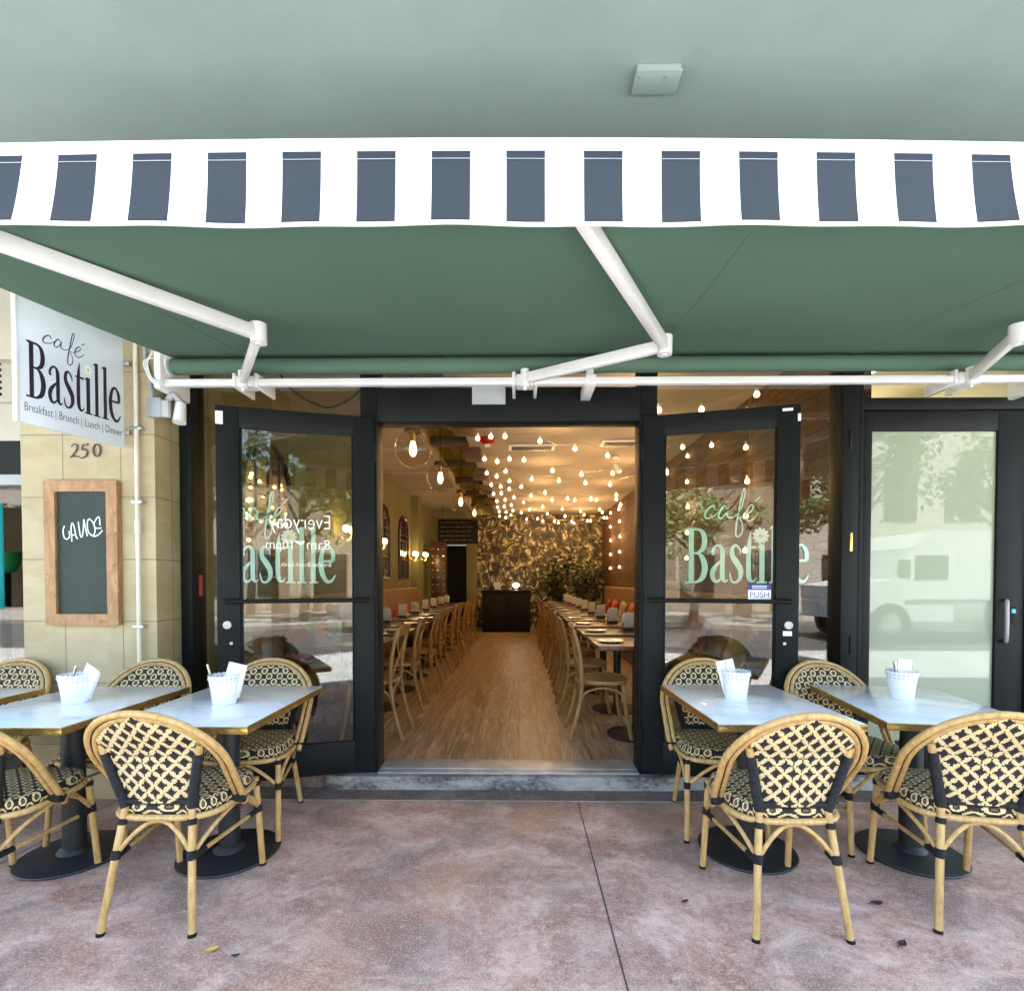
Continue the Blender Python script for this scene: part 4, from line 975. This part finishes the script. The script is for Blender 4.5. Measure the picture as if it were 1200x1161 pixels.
for y in (4.3, 5.4, 6.7, 8.2, 9.7): mb.box(-2.2, -1.2, y, y + .06, 3.04, 3.078, bv=.003)
mb.build('rib', M['ceiling'], cl)
for (px, py, w) in ((623, 525, .6), (730, 520, .55)):
    q = UZ(px, py, 3.06); v_ = thing('ceiling_vent', (q.x, q.y, 3.07), 'white slotted air vent in the dining ceiling, ' + ('near the middle' if px < 700 else 'near the brick wall'), 'vent', 'ceiling air vents')
    MB().box(q.x - w / 2, q.x + w / 2, q.y - .12, q.y + .12, 3.055, 3.078, bv=.004).build('frame', M['white_metal'], v_)
    mb = MB()
    for k in range(3): mb.box(q.x - w / 2 + .04, q.x + w / 2 - .04, q.y - .09 + k * .065, q.y - .05 + k * .065, 3.0515, 3.0545)
    mb.build('slots', M['black'], v_)
q = UZ(571, 516, 3.05); fa = thing('fire_alarm', (q.x, q.y, 3.08), 'red round fire alarm on the dining room ceiling', 'alarm')
MB().lathe((q.x, q.y, 3.0), [(.05, 0), (.085, .02), (.09, .05), (.09, .078)], 22).build('alarm_dome', M['red_plastic'], fa); MB().box(q.x - .03, q.x + .03, q.y - .03, q.y + .03, 2.975, 3.002, bv=.006).build('strobe', M['sticker_white'], fa)
q = UZ(722, 536, 3.07); sl = thing('spotlight', (q.x, q.y, 3.08), 'small white spotlight hanging from the dining ceiling', 'spotlight')
MB().lathe((q.x, q.y, 3.06), [(.05, 0), (.05, .018)], 16).build('mount', M['white_metal'], sl); MB().tube([(q.x, q.y, 3.06), (q.x, q.y, 2.97)], .01, 8).tube([(q.x, q.y, 2.98), (q.x + .03, q.y - .04, 2.86)], [.035, .045], 14).build('lamp_head', M['white_metal'], sl)

# banquettes
for sgn, name, m in ((1, 'tan padded banquette along the brick wall', M['tan_leather']), (-1, 'tan padded banquette along the olive wall', M['tan_leather'])):
    b_ = thing('banquette', (sgn * 1.85, 7.5, FL), name, 'bench', 'wall banquettes')
    def bxx(a, b, *r, **k): return MB().box(min(sgn * a, sgn * b), max(sgn * a, sgn * b), *r, **k)
    y1 = 12.3 if sgn > 0 else 10.4
    bxx(1.62, 2.15, 3.75, y1, .44, .54, bv=.03).build('seat', m, b_); bxx(2.04, 2.195, 3.75, y1, .54, 1.2, bv=.03).build('backrest', m, b_); bxx(1.66, 2.19, 3.77, y1 - .02, FL, .44).build('base', M['dark_wood'], b_)
# bentwood chair
def bentwood():
    t = empty('bentwood_chair')
    mb = MB(); n = 28; vs = []; fs = []
    prof = [(.001, .462), (.8, .460), (.97, .465), (1, .455), (.97, .435), (.6, .432)]
    for r, z in prof:
        for k in range(n):
            g = 2 * math.pi * k / n; c, s = math.cos(g), math.sin(g)
            vs.append((r * .205 * math.copysign(abs(c) ** .7, c) * (1.08 if s > 0 else 1 + .08 * s), r * .205 * math.copysign(abs(s) ** .7, s), z))
    for i in range(len(prof) - 1):
        for k in range(n): fs.append([i * n + k, i * n + (k + 1) % n, (i + 1) * n + (k + 1) % n, (i + 1) * n + k])
    mb.add(vs, fs, [1 if f[0] < n * 2 else 0 for f in fs]); mb.build('seat', [M['bentwood'], M['cane_seat']], t, ang=50)
    for s in (-1, 1):
        MB().tube(cat_rom([(s * .17, .15, .44), (s * .178, .165, .25), (s * .20, .21, 0)], 5), [.017] * 10 + [.014], 10).build('leg', M['bentwood'], t)
        MB().tube(cat_rom([(s * .19, -.27, 0), (s * .175, -.20, .25), (s * .172, -.175, .45), (s * .185, -.19, .65), (s * .185, -.235, .86)], 5), .0155, 10).build('leg', M['bentwood'], t)
    MB().obox((0, -.238, .845), (X, V((0, .96, .26)), V((0, -.26, .96))), (.20, .011, .042), 0, .01).build('top_rail', M['bentwood'], t)
    for s in (-1, 1): MB().tube(cat_rom([(s * .172, -.18, .47), (s * .07, -.195, .58), (-s * .07, -.21, .70), (-s * .16, -.232, .83)], 5), .0085, 8).build('cross_bar', M['bentwood'], t)
    for (p, q, rr) in (((-.17, .155, .30), (.17, .155, .30), 0), ((-.172, -.19, .30), (.172, -.19, .30), 0), ((-.172, -.185, .28), (-.172, .16, .28), 1), ((.172, -.185, .28), (.172, .16, .28), 1)):
        p, q = V(p), V(q); mid = (p + q) / 2; MB().tube(cat_rom([p, lerp(p, mid, .22) + V((0, 0, .09)), mid + V((0, 0, .128)), lerp(q, mid, .22) + V((0, 0, .09)), q], 6), .009, 8).build('brace', M['bentwood'], t)
    return t
def dining_table():
    t = empty('dining_table')
    MB().box(-.36, .36, -.31, .31, .72, .755, bv=.004).build('table_top', M['dark_wood'], t)
    MB().tube([(0, 0, .02), (0, 0, .72)], .035, 14).build('column', M['black_iron'], t); MB().lathe((0, 0, 0), [(.24, 0), (.24, .008), (.05, .022)], 28).build('base', M['black_iron'], t)
    return t
def plate():
    return MB().lathe((0, 0, 0), [(.05, 0), (.07, .004), (.11, .014), (.108, .017), (.06, .008), (.001, .007)], 24).build('plate', M['plate'])
def menu():
    t = MB()
    for k in range(3): t.obox((0.0, -.03 + k * .03, .09 - .006 * k), (X, V((0, 1, .12)), V((0, -.12, 1))), (.05, .003, .088 - .006 * k), 0, .001)
    t.box(-.055, .055, -.045, .045, 0, .03, 1, bv=.003); return t.build('menu_holder', [M['paper'], M['dark_wood']])
def tumbler():
    return MB().lathe((0, 0, 0), [(.028, 0), (.035, .10), (.033, .10), (.027, .006), (.001, .006)], 18).build('glass_tumbler', M['globe'])
bc0 = bentwood(); dt0 = dining_table(); pl0 = plate(); mn0 = menu(); gt0 = tumbler(); first = dict(c=True, t=True, p=True, m=True, g=True)
def put(proto, key, loc, rz, lab, cat, grp):
    o = proto if first[key] else (copy_tree(proto)); first[key] = False
    o.location = loc; o.rotation_euler = (0, 0, rz); tag(o, lab, cat, grp); return o
def row(sgn, n, side, y0):
    g = rng(5 + sgn)
    for k in range(n):
        y = y0 + k * .83; w = f'{ORD[k]} from the doors in the {side} wall row'
        put(dt0, 't', (sgn * (.955 if sgn > 0 else 1.42), y, FL), 0, f'dark wood dining table, {w}', 'table', 'dining tables inside')
        cx = .66 if sgn > 0 else -1.165
        put(bc0, 'c', (cx + g.uniform(-.015, .015), y + g.uniform(-.03, .03), FL), (-math.pi / 2 if sgn > 0 else math.pi / 2) + g.uniform(-.06, .06), f'bentwood cross back chair, {w}', 'chair', 'bentwood chairs inside')
        tx = .955 if sgn > 0 else -1.42
        put(pl0, 'p', (tx - sgn * .22, y - .04, FL + .756), 0, f'white plate on the table {w}', 'plate', 'plates on the dining tables')
        put(mn0, 'm', (tx + sgn * .12, y + .10, FL + .756), g.uniform(-.3, .3), f'white menu holder on the table {w}', 'menu holder', 'menu holders on the dining tables')
        if k < 6: put(gt0, 'g', (tx + sgn * .02, y - .06, FL + .756), 0, f'clear glass tumbler on the table {w}', 'glass', 'tumblers on the dining tables')
row(1, 10, 'brick', 4.14); row(-1, 9, 'olive', 4.16)
# cushions
def cushion(m, x, y, sgn, lab):
    mb = MB(); n = 10; vs = []
    for side in (1, -1):
        for j in range(n + 1):
            for i in range(n + 1):
                u, v = i / n * 2 - 1, j / n * 2 - 1; h = .06 * (max(0, (1 - u ** 4) * (1 - v ** 4))) ** .5
                vs.append((side * h, u * .2 * (1 - .06 * (1 - v * v)), v * .2 * (1 - .06 * (1 - u * u))))
    N = n + 1; fs = [[s * N * N + j * N + i, s * N * N + j * N + i + 1, s * N * N + (j + 1) * N + i + 1, s * N * N + (j + 1) * N + i] for s in (0, 1) for j in range(n) for i in range(n)]
    o = mb.add(vs, fs).build('cushion', m); o.location = (x, y, .54 + .2); o.rotation_euler = (R(8), R(sgn * 14), 0); tag(o, lab, 'cushion', 'cushions on the banquettes')
for k, (m, y, c) in enumerate(((M['cush_cream'], 8.35, 'cream'), (M['cush_orange'], 9.0, 'orange'), (M['cush_cream'], 9.75, 'beige'), (M['cush_orange'], 10.6, 'orange'), (M['cush_red'], 11.3, 'red'), (M['cush_cream'], 4.6, 'cream'), (M['cush_red'], 5.6, 'red'))):
    cushion(m, 1.97, y, 1, f'{c} cushion on the brick wall banquette, ' + ['largest one seen past the door edge', 'nearest the cream one', 'between two orange ones', 'beyond the beige one', 'farthest back', 'behind the right door glass', 'behind the second table'][k])
for k, (m, y, c) in enumerate(((M['cush_cream'], 7.1, 'cream'), (M['cush_cream'], 7.6, 'beige'), (M['cush_red'], 8.2, 'red'), (M['cush_orange'], 8.9, 'orange'), (M['cush_red'], 4.55, 'red'), (M['cush_orange'], 5.2, 'orange'))):
    cushion(m, -1.97, y, -1, f'{c} cushion on the olive wall banquette, ' + ['nearest the door opening', 'next after the cream one', 'middle of the row', 'farthest back', 'behind the left door glass', 'beside the red one behind the door glass'][k])

# rear counter, plants, chalk menu, wine rack
ct = thing('service_counter', (-.3, 12.6, FL), 'black service counter at the end of the aisle', 'counter')
MB().box(-.88, .28, 12.35, 12.9, FL, 1.06, bv=.01).build('cabinet', M['black'], ct); MB().box(-.91, .31, 12.32, 12.93, 1.06, 1.10, bv=.006).build('worktop', M['black_frame'], ct)
for x in (-.6, -.02): MB().box(x - .25, x + .25, 12.338, 12.349, FL + .12, .98, bv=.004).build('panel', M['black_frame'], ct)
dk = thing('counter_lamp', (-.07, 12.5, 1.10), 'small glowing lamp on the black counter', 'lamp'); MB().lathe((-.07, 12.5, 1.10), [(.05, 0), (.05, .012), (.01, .02), (.01, .06)], 14).build('base', M['brass'], dk); MB().ball((-.07, 12.5, 1.22), .075, 16, sz=.8).build('shade', M['desk_lamp'], dk)
pc = thing('card_stand', (-.52, 12.5, 1.10), 'small white card standing on the black counter', 'card'); MB().obox((-.52, 12.5, 1.20), (X, V((0, .97, .2)), V((0, -.2, .97))), (.075, .003, .1)).build('card', M['paper'], pc); MB().box(-.58, -.46, 12.47, 12.53, 1.10, 1.112).build('foot', M['black'], pc)
def leafy(name, x, y, h, rad, seed, lab, z0=FL, pot=True):
    g = rng(seed); t = thing(name, (x, y, z0), lab, 'plant', 'potted plants by the counter')
    MB().lathe((x, y, z0), [(.13, 0), (.17, .3), (.18, .34), (.16, .34), (.15, .28)], 20).build('pot', M['terracotta'], t)
    sm = MB(); lm = MB()
    for k in range(16):
        a = g.uniform(0, 6.28); r = rad * g.uniform(.3, 1); top = V((x + r * math.cos(a), y + r * math.sin(a), z0 + .3 + (h - .3) * g.uniform(.45, 1)))
        b = V((x, y, z0 + .3)); m_ = lerp(b, top, .5) + V((0, 0, .15)); pts = [V(p) for p in cat_rom([b, m_, top], 4)]; sm.tube(pts, .006, 5)
        for q in range(26):
            u = g.uniform(.35, 1); p = pts[min(len(pts) - 1, int(u * len(pts)))] + V((g.gauss(0, .07), g.gauss(0, .07), g.gauss(0, .06)))
            d = V((g.gauss(0, 1), g.gauss(0, 1), g.gauss(-.2, .6))).normalized(); s = d.cross(V((g.gauss(0, 1), g.gauss(0, 1), 1))).normalized(); L = g.uniform(.10, .2); w = L * .22
            lm.add([p, p + d * L * .5 + s * w, p + d * L, p + d * L * .5 - s * w], [[0, 1, 2, 3]])
    sm.build('stems', M['bark'], t); lm.build('foliage', M['plant'], t, flat=True)
leafy('potted_plant', .95, 12.6, 1.75, .42, 1, 'dark leafy potted plant just right of the black counter')
leafy('potted_plant', 1.62, 12.6, 2.05, .5, 2, 'taller dark leafy potted plant against the brick wall')
mbd = thing('menu_chalkboard', (-1.42, 12.0, 2.2), 'black wall menu board with white chalk lines at the rear left', 'menu board')
q0 = UY(513, 637, 12.0); q1 = UY(560, 608, 12.0)
MB().box(q0.x, q1.x, 12.0, 12.03, q0.z, q1.z, bv=.005).build('board', M['black'], mbd)
mb = MB(); g = rng(3)
for k in range(5):
    z = lerp(q1.z, q0.z, (k + .8) / 5.6); x = q0.x + .06
    while x < q1.x - .15: L = g.uniform(.04, .14); mb.box(x, x + L, 11.995, 11.9985, z - .008, z + .008); x += L + .03
mb.build('chalk_lines', basic('faded_chalk', (.16, .13, .09), .9), mbd)
MB().tube([(q0.x + .1, 12.015, q1.z), (q0.x + .1, 12.015, 3.08)], .006, 6).tube([(q1.x - .1, 12.015, q1.z), (q1.x - .1, 12.015, 3.08)], .006, 6).build('hanger', M['black'], mbd)
wr = thing('wine_rack', (-1.95, 11.9, FL), 'tall dark wine rack filled with bottles at the rear left', 'rack')
MB().box(-2.05, -1.70, 11.9, 12.15, FL, 2.25, bv=.006).build('rack_frame', M['dark_wood'], wr)
for r_ in range(9):
    for c_ in range(3):
        z = .75 + r_ * .165; x = -2.0 + c_ * .125
        MB().tube([(x, 11.86, z), (x, 11.90, z)], .022, 10).build('bottle_end', M['steel' if (r_ + c_) % 3 == 0 else 'bentwood'], wr)
# arched mirrors on the olive wall
def arch_mirror(y, w, z0, z1, lab):
    t = thing('arched_mirror', (-2.19, y, z0), lab, 'mirror', 'arched mirrors on the olive wall')
    def arch(ww, zt, za, x): return [(x, y - ww, za), (x, y + ww, za)] + [(x, y + ww * math.cos(a), zt - ww + ww * math.sin(a)) for a in [math.pi * i / 16 for i in range(17)]]
    MB().prism(arch(w - .02, z1 - .02, z0 + .02, -2.196), (.012, 0, 0)).build('mirror_glass', M['mirror'], t, flat=True)
    f = MB().tube(arch(w, z1, z0, -2.18), .022, 8, closed=True); f.build('frame', M['dark_wood'], t)
    m_ = MB()
    for k in (-1, 0, 1): m_.box(-2.183, -2.173, y + k * w * .5 - .007, y + k * w * .5 + .007, z0, z1 - w * (.13 if k else .0) - .02)
    for z in (lerp(z0, z1, .3), lerp(z0, z1, .6), z1 - w): m_.box(-2.182, -2.174, y - w, y + w, z - .007, z + .007)
    m_.build('glazing_bar', M['dark_wood'], t)
arch_mirror(4.45, .42, 1.36, 2.54, 'large arched mirror with dark glazing bars, behind the left door glass')
arch_mirror(8.25, .36, 1.38, 2.57, 'arched mirror just inside the left jamb of the door opening')
arch_mirror(9.7, .36, 1.38, 2.55, 'arched mirror farthest back on the olive wall')

# ------------------------------------------------------------------ lamps
def lamp(par, loc, e, col, rad=.05):
    l = bpy.data.lights.new('lamp', 'POINT'); l.energy = e; l.color = col; l.shadow_soft_size = rad
    o = bpy.data.objects.new('lamp_light', l); COL.objects.link(o); o.parent = par; off = V(par['_o']); o.location = V(loc) - off; return o
WARM = (1, .62, .28); LK = 0.056
PEND = 26 * LK; STR = 15 * LK; SCN = 9 * LK
gpos = [(484, 526, 4.35), (516, 560, 5.87), (540, 588, 7.9), (556, 601, 10.2)]
for k, (px, py, y) in enumerate(gpos):
    p = UY(px, py, y); r = .158
    t = thing('pendant_lamp', (p.x, p.y, p.z), f'clear glass globe pendant with amber filament, {ORD[k]} from the doors', 'pendant lamp', 'globe pendants along the yellow trough')
    MB().ball(p, r, 32, k=20).build('globe', M['globe'], t, ang=80)
    MB().lathe(p + V((0, 0, r - .022)), [(.066, 0), (.072, .012), (.066, .045), (.02, .055)], 24).build('cap', M['beam'], t)
    MB().tube([p + V((0, 0, r + .02)), (p.x, p.y, 3.07 if p.x > -.64 or p.x < -1.19 else 3.62)], .005, 6).build('cord', M['black'], t)
    MB().tube([p + V((0, 0, r - .02)), p + V((0, 0, .065))], .018, 10).build('socket', M['brass'], t)
    MB().lathe(p + V((0, 0, -.065)), [(.001, 0), (.02, .012), (.031, .045), (.028, .08), (.016, .125)], 16).build('bulb', M['filament'], t)
    lamp(t, p + V((0, 0, -.02)), PEND, WARM, .03)
def bulbs(t, pts):
    for p in pts: MB().lathe(p + V((0, 0, -.055)), [(.001, .006), (.018, .013), (.024, .028), (.019, .044), (.011, .056)], 10).build('bulb', M['bulb'], t)
    for p in pts: MB().tube([p + V((0, 0, .0)), p + V((0, 0, .03))], .011, 8).build('socket', M['white_metal'], t)
for k, y in enumerate((4.35, 5.65, 6.7, 7.57, 8.4, 9.16, 10.0, 10.9, 11.7, 12.6)):
    gk = rng(40 + k); hx, hz = -.14 + gk.uniform(-.06, .06), 3.0; wx, wz = 2.14, 2.93 + gk.uniform(-.06, .04)
    def curve(a, za, b, zb_, sag, N): return [V((lerp(a, b, i / N), y + .12 * math.sin(i * 1.1 + k), lerp(za, zb_, i / N) - 4 * sag * (i / N) * (1 - i / N))) for i in range(N + 1)]
    c1 = curve(hx, hz, wx, wz, gk.uniform(.14, .25), 24); c2 = curve(-.60, 3.02, hx, hz, .07, 6)
    t = thing('string_lights', (hx, y, 3.03), f'string of warm bulbs across the ceiling, {ORD[k]} strand from the doors', 'string lights', 'bulb strings across the ceiling')
    MB().tube(c2 + c1[1:], .0022, 5).build('wire', M['wire'], t)
    bulbs(t, [c1[i] + V((0, 0, -.03)) for i in ((0, 4, 8, 12, 16, 20, 24) if k % 2 else (0, 2, 6, 10, 14, 18, 22))] + [c2[2] + V((0, 0, -.03)), c2[4] + V((0, 0, -.03))])
    for i in ((6, 18) if k % 2 else (12,)): lamp(t, c1[i] + V((0, 0, -.1)), STR * (1.6 if k > 6 else 1), WARM, .03)
for k, y in enumerate((4.9, 6.6, 9.35, 11.0, 12.1)):
    t = thing('string_lights', (2.17, y, 3.0), f'vertical strand of warm bulbs on the brick wall, {ORD[k]} from the doors', 'string lights', 'bulb strands down the brick wall')
    MB().tube([(2.185, y, 3.05), (2.18, y, 1.45)], .0022, 5).build('wire', M['wire'], t)
    bulbs(t, [V((2.155, y + .02 * math.sin(i * 2.2), 2.95 - i * .325)) for i in range(5)])
    lamp(t, (2.05, y, 2.3), STR * .35, WARM, .03)
for k, (y, z) in enumerate(((6.2, 1.95), (7.75, 1.93), (10.2, 1.86), (11.3, 1.9))):
    t = thing('wall_sconce', (-2.15, y, z), f'wall lamp with two glowing bulbs on the olive wall, {ORD[k]} from the doors', 'wall lamp', 'wall lamps on the olive wall')
    MB().lathe((-2.17, y, z - .12), [(.04, 0), (.045, .02), (.02, .05)], 14).build('back_plate', M['brass'], t)
    for s in (-1, 1):
        MB().tube(cat_rom([(-2.17, y, z - .1), (-2.08, y + s * .05, z - .12), (-2.06, y + s * .10, z - .04)], 5), .008, 6).build('arm', M['brass'], t)
        MB().ball((-2.06, y + s * .10, z + .01), .045, 14).build('bulb', M['bulb'], t)
    lamp(t, (-2.0, y, z + .03), SCN, WARM, .05)
lamp(lb, (2.95, 4.4, 2.6), 1.6, (1, .86, .5), .2)

# ------------------------------------------------------------------ across the street (seen in the glass)
def tree(x, y, h, rad, seed, lab):
    g = rng(seed); t = thing('street_tree', (x, y, 0), lab, 'tree', 'street trees across the road')
    tm = MB(); tm.tube(cat_rom([(x, y, -.1), (x + .06, y, h * .25), (x - .05, y + .05, h * .5), (x + .1, y, h * .85)], 5), [.17 - .009 * i for i in range(16)], 10)
    ends = []
    for k in range(9):
        a = g.uniform(0, 6.28); z0 = h * g.uniform(.35, .6); e = V((x + rad * .8 * math.cos(a), y + rad * .8 * math.sin(a), h * g.uniform(.55, .95))); ends.append(e)
        tm.tube(cat_rom([(x, y, z0), lerp(V((x, y, z0)), e, .5) + V((0, 0, .2)), e], 4), [.06 - .005 * i for i in range(9)], 6)
    tm.build('trunk', M['bark'], t)
    lm = MB()
    for k in range(34):
        e = g.choice(ends); c = lerp(V((x, y, h * .7)), e, g.uniform(.3, 1.15)) + V((g.gauss(0, .4), g.gauss(0, .4), g.gauss(0, .35))); rr = g.uniform(.35, .8)
        for q in range(75):
            d = V((g.gauss(0, 1), g.gauss(0, 1), g.gauss(0, .8))); p = c + d * rr * .5
            u = V((g.gauss(0, 1), g.gauss(0, 1), g.gauss(0, 1))).normalized(); v = u.cross(V((g.gauss(0, 1), g.gauss(0, 1), g.gauss(0, 1)))).normalized(); L = g.uniform(.09, .17)
            lm.add([p - u * L, p + v * L * .5, p + u * L, p - v * L * .5], [[0, 1, 2, 3]])
    lm.build('crown', M['foliage'], t, flat=True)
for k, (x, y, h, r) in enumerate(((-9.5, -11.2, 6.4, 2.6), (-4.6, -11.0, 5.8, 2.4), (1.2, -11.4, 6.6, 2.6), (6.2, -11.1, 5.6, 2.3), (11.5, -11.3, 6.8, 2.7), (17, -11.0, 6.0, 2.5), (-13.5, -11.0, 5.2, 2.6), (-7, -10.8, 4.9, 2.3), (3.8, -10.9, 4.9, 2.2), (8.8, -11.0, 5.0, 2.3), (-1.5, -10.7, 4.8, 2.4))):
    tree(x, y, h, r, 20 + k, f'leafy street tree across the road, reflected in the glass, {ORD[k]} of the row')
for bi, (x0, x1, h, col, nm) in enumerate(((-26, -7, 6.0, (.42, .38, .33), 'beige'), (-6.5, 4.5, 5.6, (.30, .23, .17), 'brown'), (5, 26, 9.5, (.5, .47, .42), 'pale'))):
    b_ = thing('street_building', ((x0 + x1) / 2, -18, 0), f'{nm} building across the road, seen only as a reflection', 'building', 'buildings across the road')
    MB().box(x0, x1, -26, -16.2, -.2, h).box(x0 - .2, x1 + .2, -26, -16.0, h, h + .3).build('wall', basic(nm + '_stucco', col, .85), b_)
    w0 = None; nx_ = int((x1 - x0) / 2.6)
    for fl in range(2 if h > 6 else 1):
        for i in range(nx_):
            x = x0 + (i + .5) * (x1 - x0) / nx_; z = .6 + fl * 3.4
            if w0 is None: o = w0 = MB().box(-.7, .7, -.06, .0, 0, 1.9, bv=.02).build('window', M['dark_glass'], b_, world=False)
            else: o = w0.copy(); COL.objects.link(o); o.parent = b_
            o.location = V((x, -16.13, z)) - V(b_['_o'])
# armoured truck
tk = thing('armoured_truck', (10.8, -5.9, -.14), 'white armoured truck parked by the kerb, mirrored in the frosted door', 'truck')
dz = -.14
pr_ = [(7.7, .55), (7.65, 1.35), (8.55, 1.52), (8.85, 2.22), (9.2, 2.42), (9.55, 2.62), (14.2, 2.62), (14.2, .55)]
MB().prism([(x, -7.3, z + dz) for x, z in pr_], (0, 2.2, 0)).build('body', M['truck_white'], tk, ang=20)
mb = MB(); mb.box(9.0, 9.75, -5.098, -5.085, 1.50 + dz, 2.05 + dz, bv=.01); w_ = mb.build('window', M['dark_glass'], tk); MB().box(8.62, 8.9, -5.098, -5.088, 1.55 + dz, 1.95 + dz, bv=.005).build('window', M['dark_glass'], tk)
MB().box(12.3, 13.6, -5.098, -5.088, 1.5 + dz, 2.1 + dz, bv=.01).build('panel', M['grey_metal'], tk)
MB().box(8.8, 14.2, -5.098, -5.06, 1.02 + dz, 1.07 + dz, bv=.01).build('rub_rail', M['grey_metal'], tk)
MB().box(9.9, 11.4, -5.099, -5.08, .55 + dz, .95 + dz, bv=.01).build('step_box', M['grey_metal'], tk)
for x in (8.45, 12.9):
    for y in (-5.35, -7.2):
        w_ = MB().tube([(x, y, .48 + dz), (x, y + .27, .48 + dz)], .48, 26).build('wheel', M['rubber'], tk); MB().tube([(x, y + .265, .48 + dz), (x, y + .285, .48 + dz)], .25, 18).build('rim', M['steel'], w_)
# parked car
cr = thing('parked_car', (3.6, -8.7, -.14), 'silver car parked across the road, mirrored in the right door', 'car')
pr_ = cat_rom([(1.55, .35), (1.5, .72), (1.75, .88), (2.5, .98), (3.0, 1.36), (3.6, 1.46), (4.5, 1.42), (5.2, 1.0), (5.75, .88), (5.82, .5), (5.7, .3)], 4)
MB().prism([(x, -9.5, z - .14) for x, z in pr_], (0, 1.7, 0)).build('body', M['car_grey'], cr, ang=30)
MB().prism([(2.72, -7.798, .86), (3.12, -7.798, 1.17), (4.45, -7.798, 1.19), (4.95, -7.798, .86)], (0, .01, 0)).build('window', M['dark_glass'], cr)
for x in (2.35, 4.95):
    w_ = MB().tube([(x, -8.0, .33 - .14), (x, -7.78, .33 - .14)], .33, 26).build('wheel', M['rubber'], cr)
    mb = MB()
    for q in range(6): a = q * math.pi / 3; mb.bar((x, -7.772, .19), (x + .22 * math.cos(a), -7.772, .19 + .22 * math.sin(a)), .02, .07, upv=(0, 1, 0))
    mb.tube([(x, -7.79, .19), (x, -7.765, .19)], .06, 12).build('rim', M['steel'], w_)

# ------------------------------------------------------------------ light
EL = R(68); RZs = R(20)
w = bpy.data.worlds.new('World'); sc.world = w; w.use_nodes = True
nt = w.node_tree; bg = nt.nodes['Background']; sky = nt.nodes.new('ShaderNodeTexSky'); sky.sky_type = 'NISHITA'; sky.sun_disc = False
sky.sun_elevation = EL; sky.sun_rotation = RZs; sky.air_density = 1.0; sky.dust_density = 2.6; sky.ozone_density = .8
nt.links.new(sky.outputs[0], bg.inputs[0]); bg.inputs[1].default_value = .14
sun = bpy.data.lights.new('sun', 'SUN'); sun.energy = 5.0; sun.angle = R(.5); sun.color = (1, .95, .87)
so = bpy.data.objects.new('sun', sun); COL.objects.link(so); so.location = (0, 10, 20)
sd_ = V((math.sin(RZs) * math.cos(EL), math.cos(RZs) * math.cos(EL), math.sin(EL)))
so.rotation_euler = sd_.to_track_quat('Z', 'Y').to_euler()
sc.view_settings.view_transform = 'Standard'; sc.view_settings.look = 'None'; sc.view_settings.gamma = 1; sc.view_settings.use_curve_mapping = False
sc.view_settings.exposure = 3.45
sc.cycles.max_bounces = 8; sc.cycles.diffuse_bounces = 5; sc.cycles.transparent_max_bounces = 24; sc.cycles.caustics_reflective = False; sc.cycles.caustics_refractive = False
sc.cycles.sample_clamp_indirect = 8; sc.cycles.use_denoising = True
for o in bpy.data.objects:
    if '_o' in o: del o['_o']
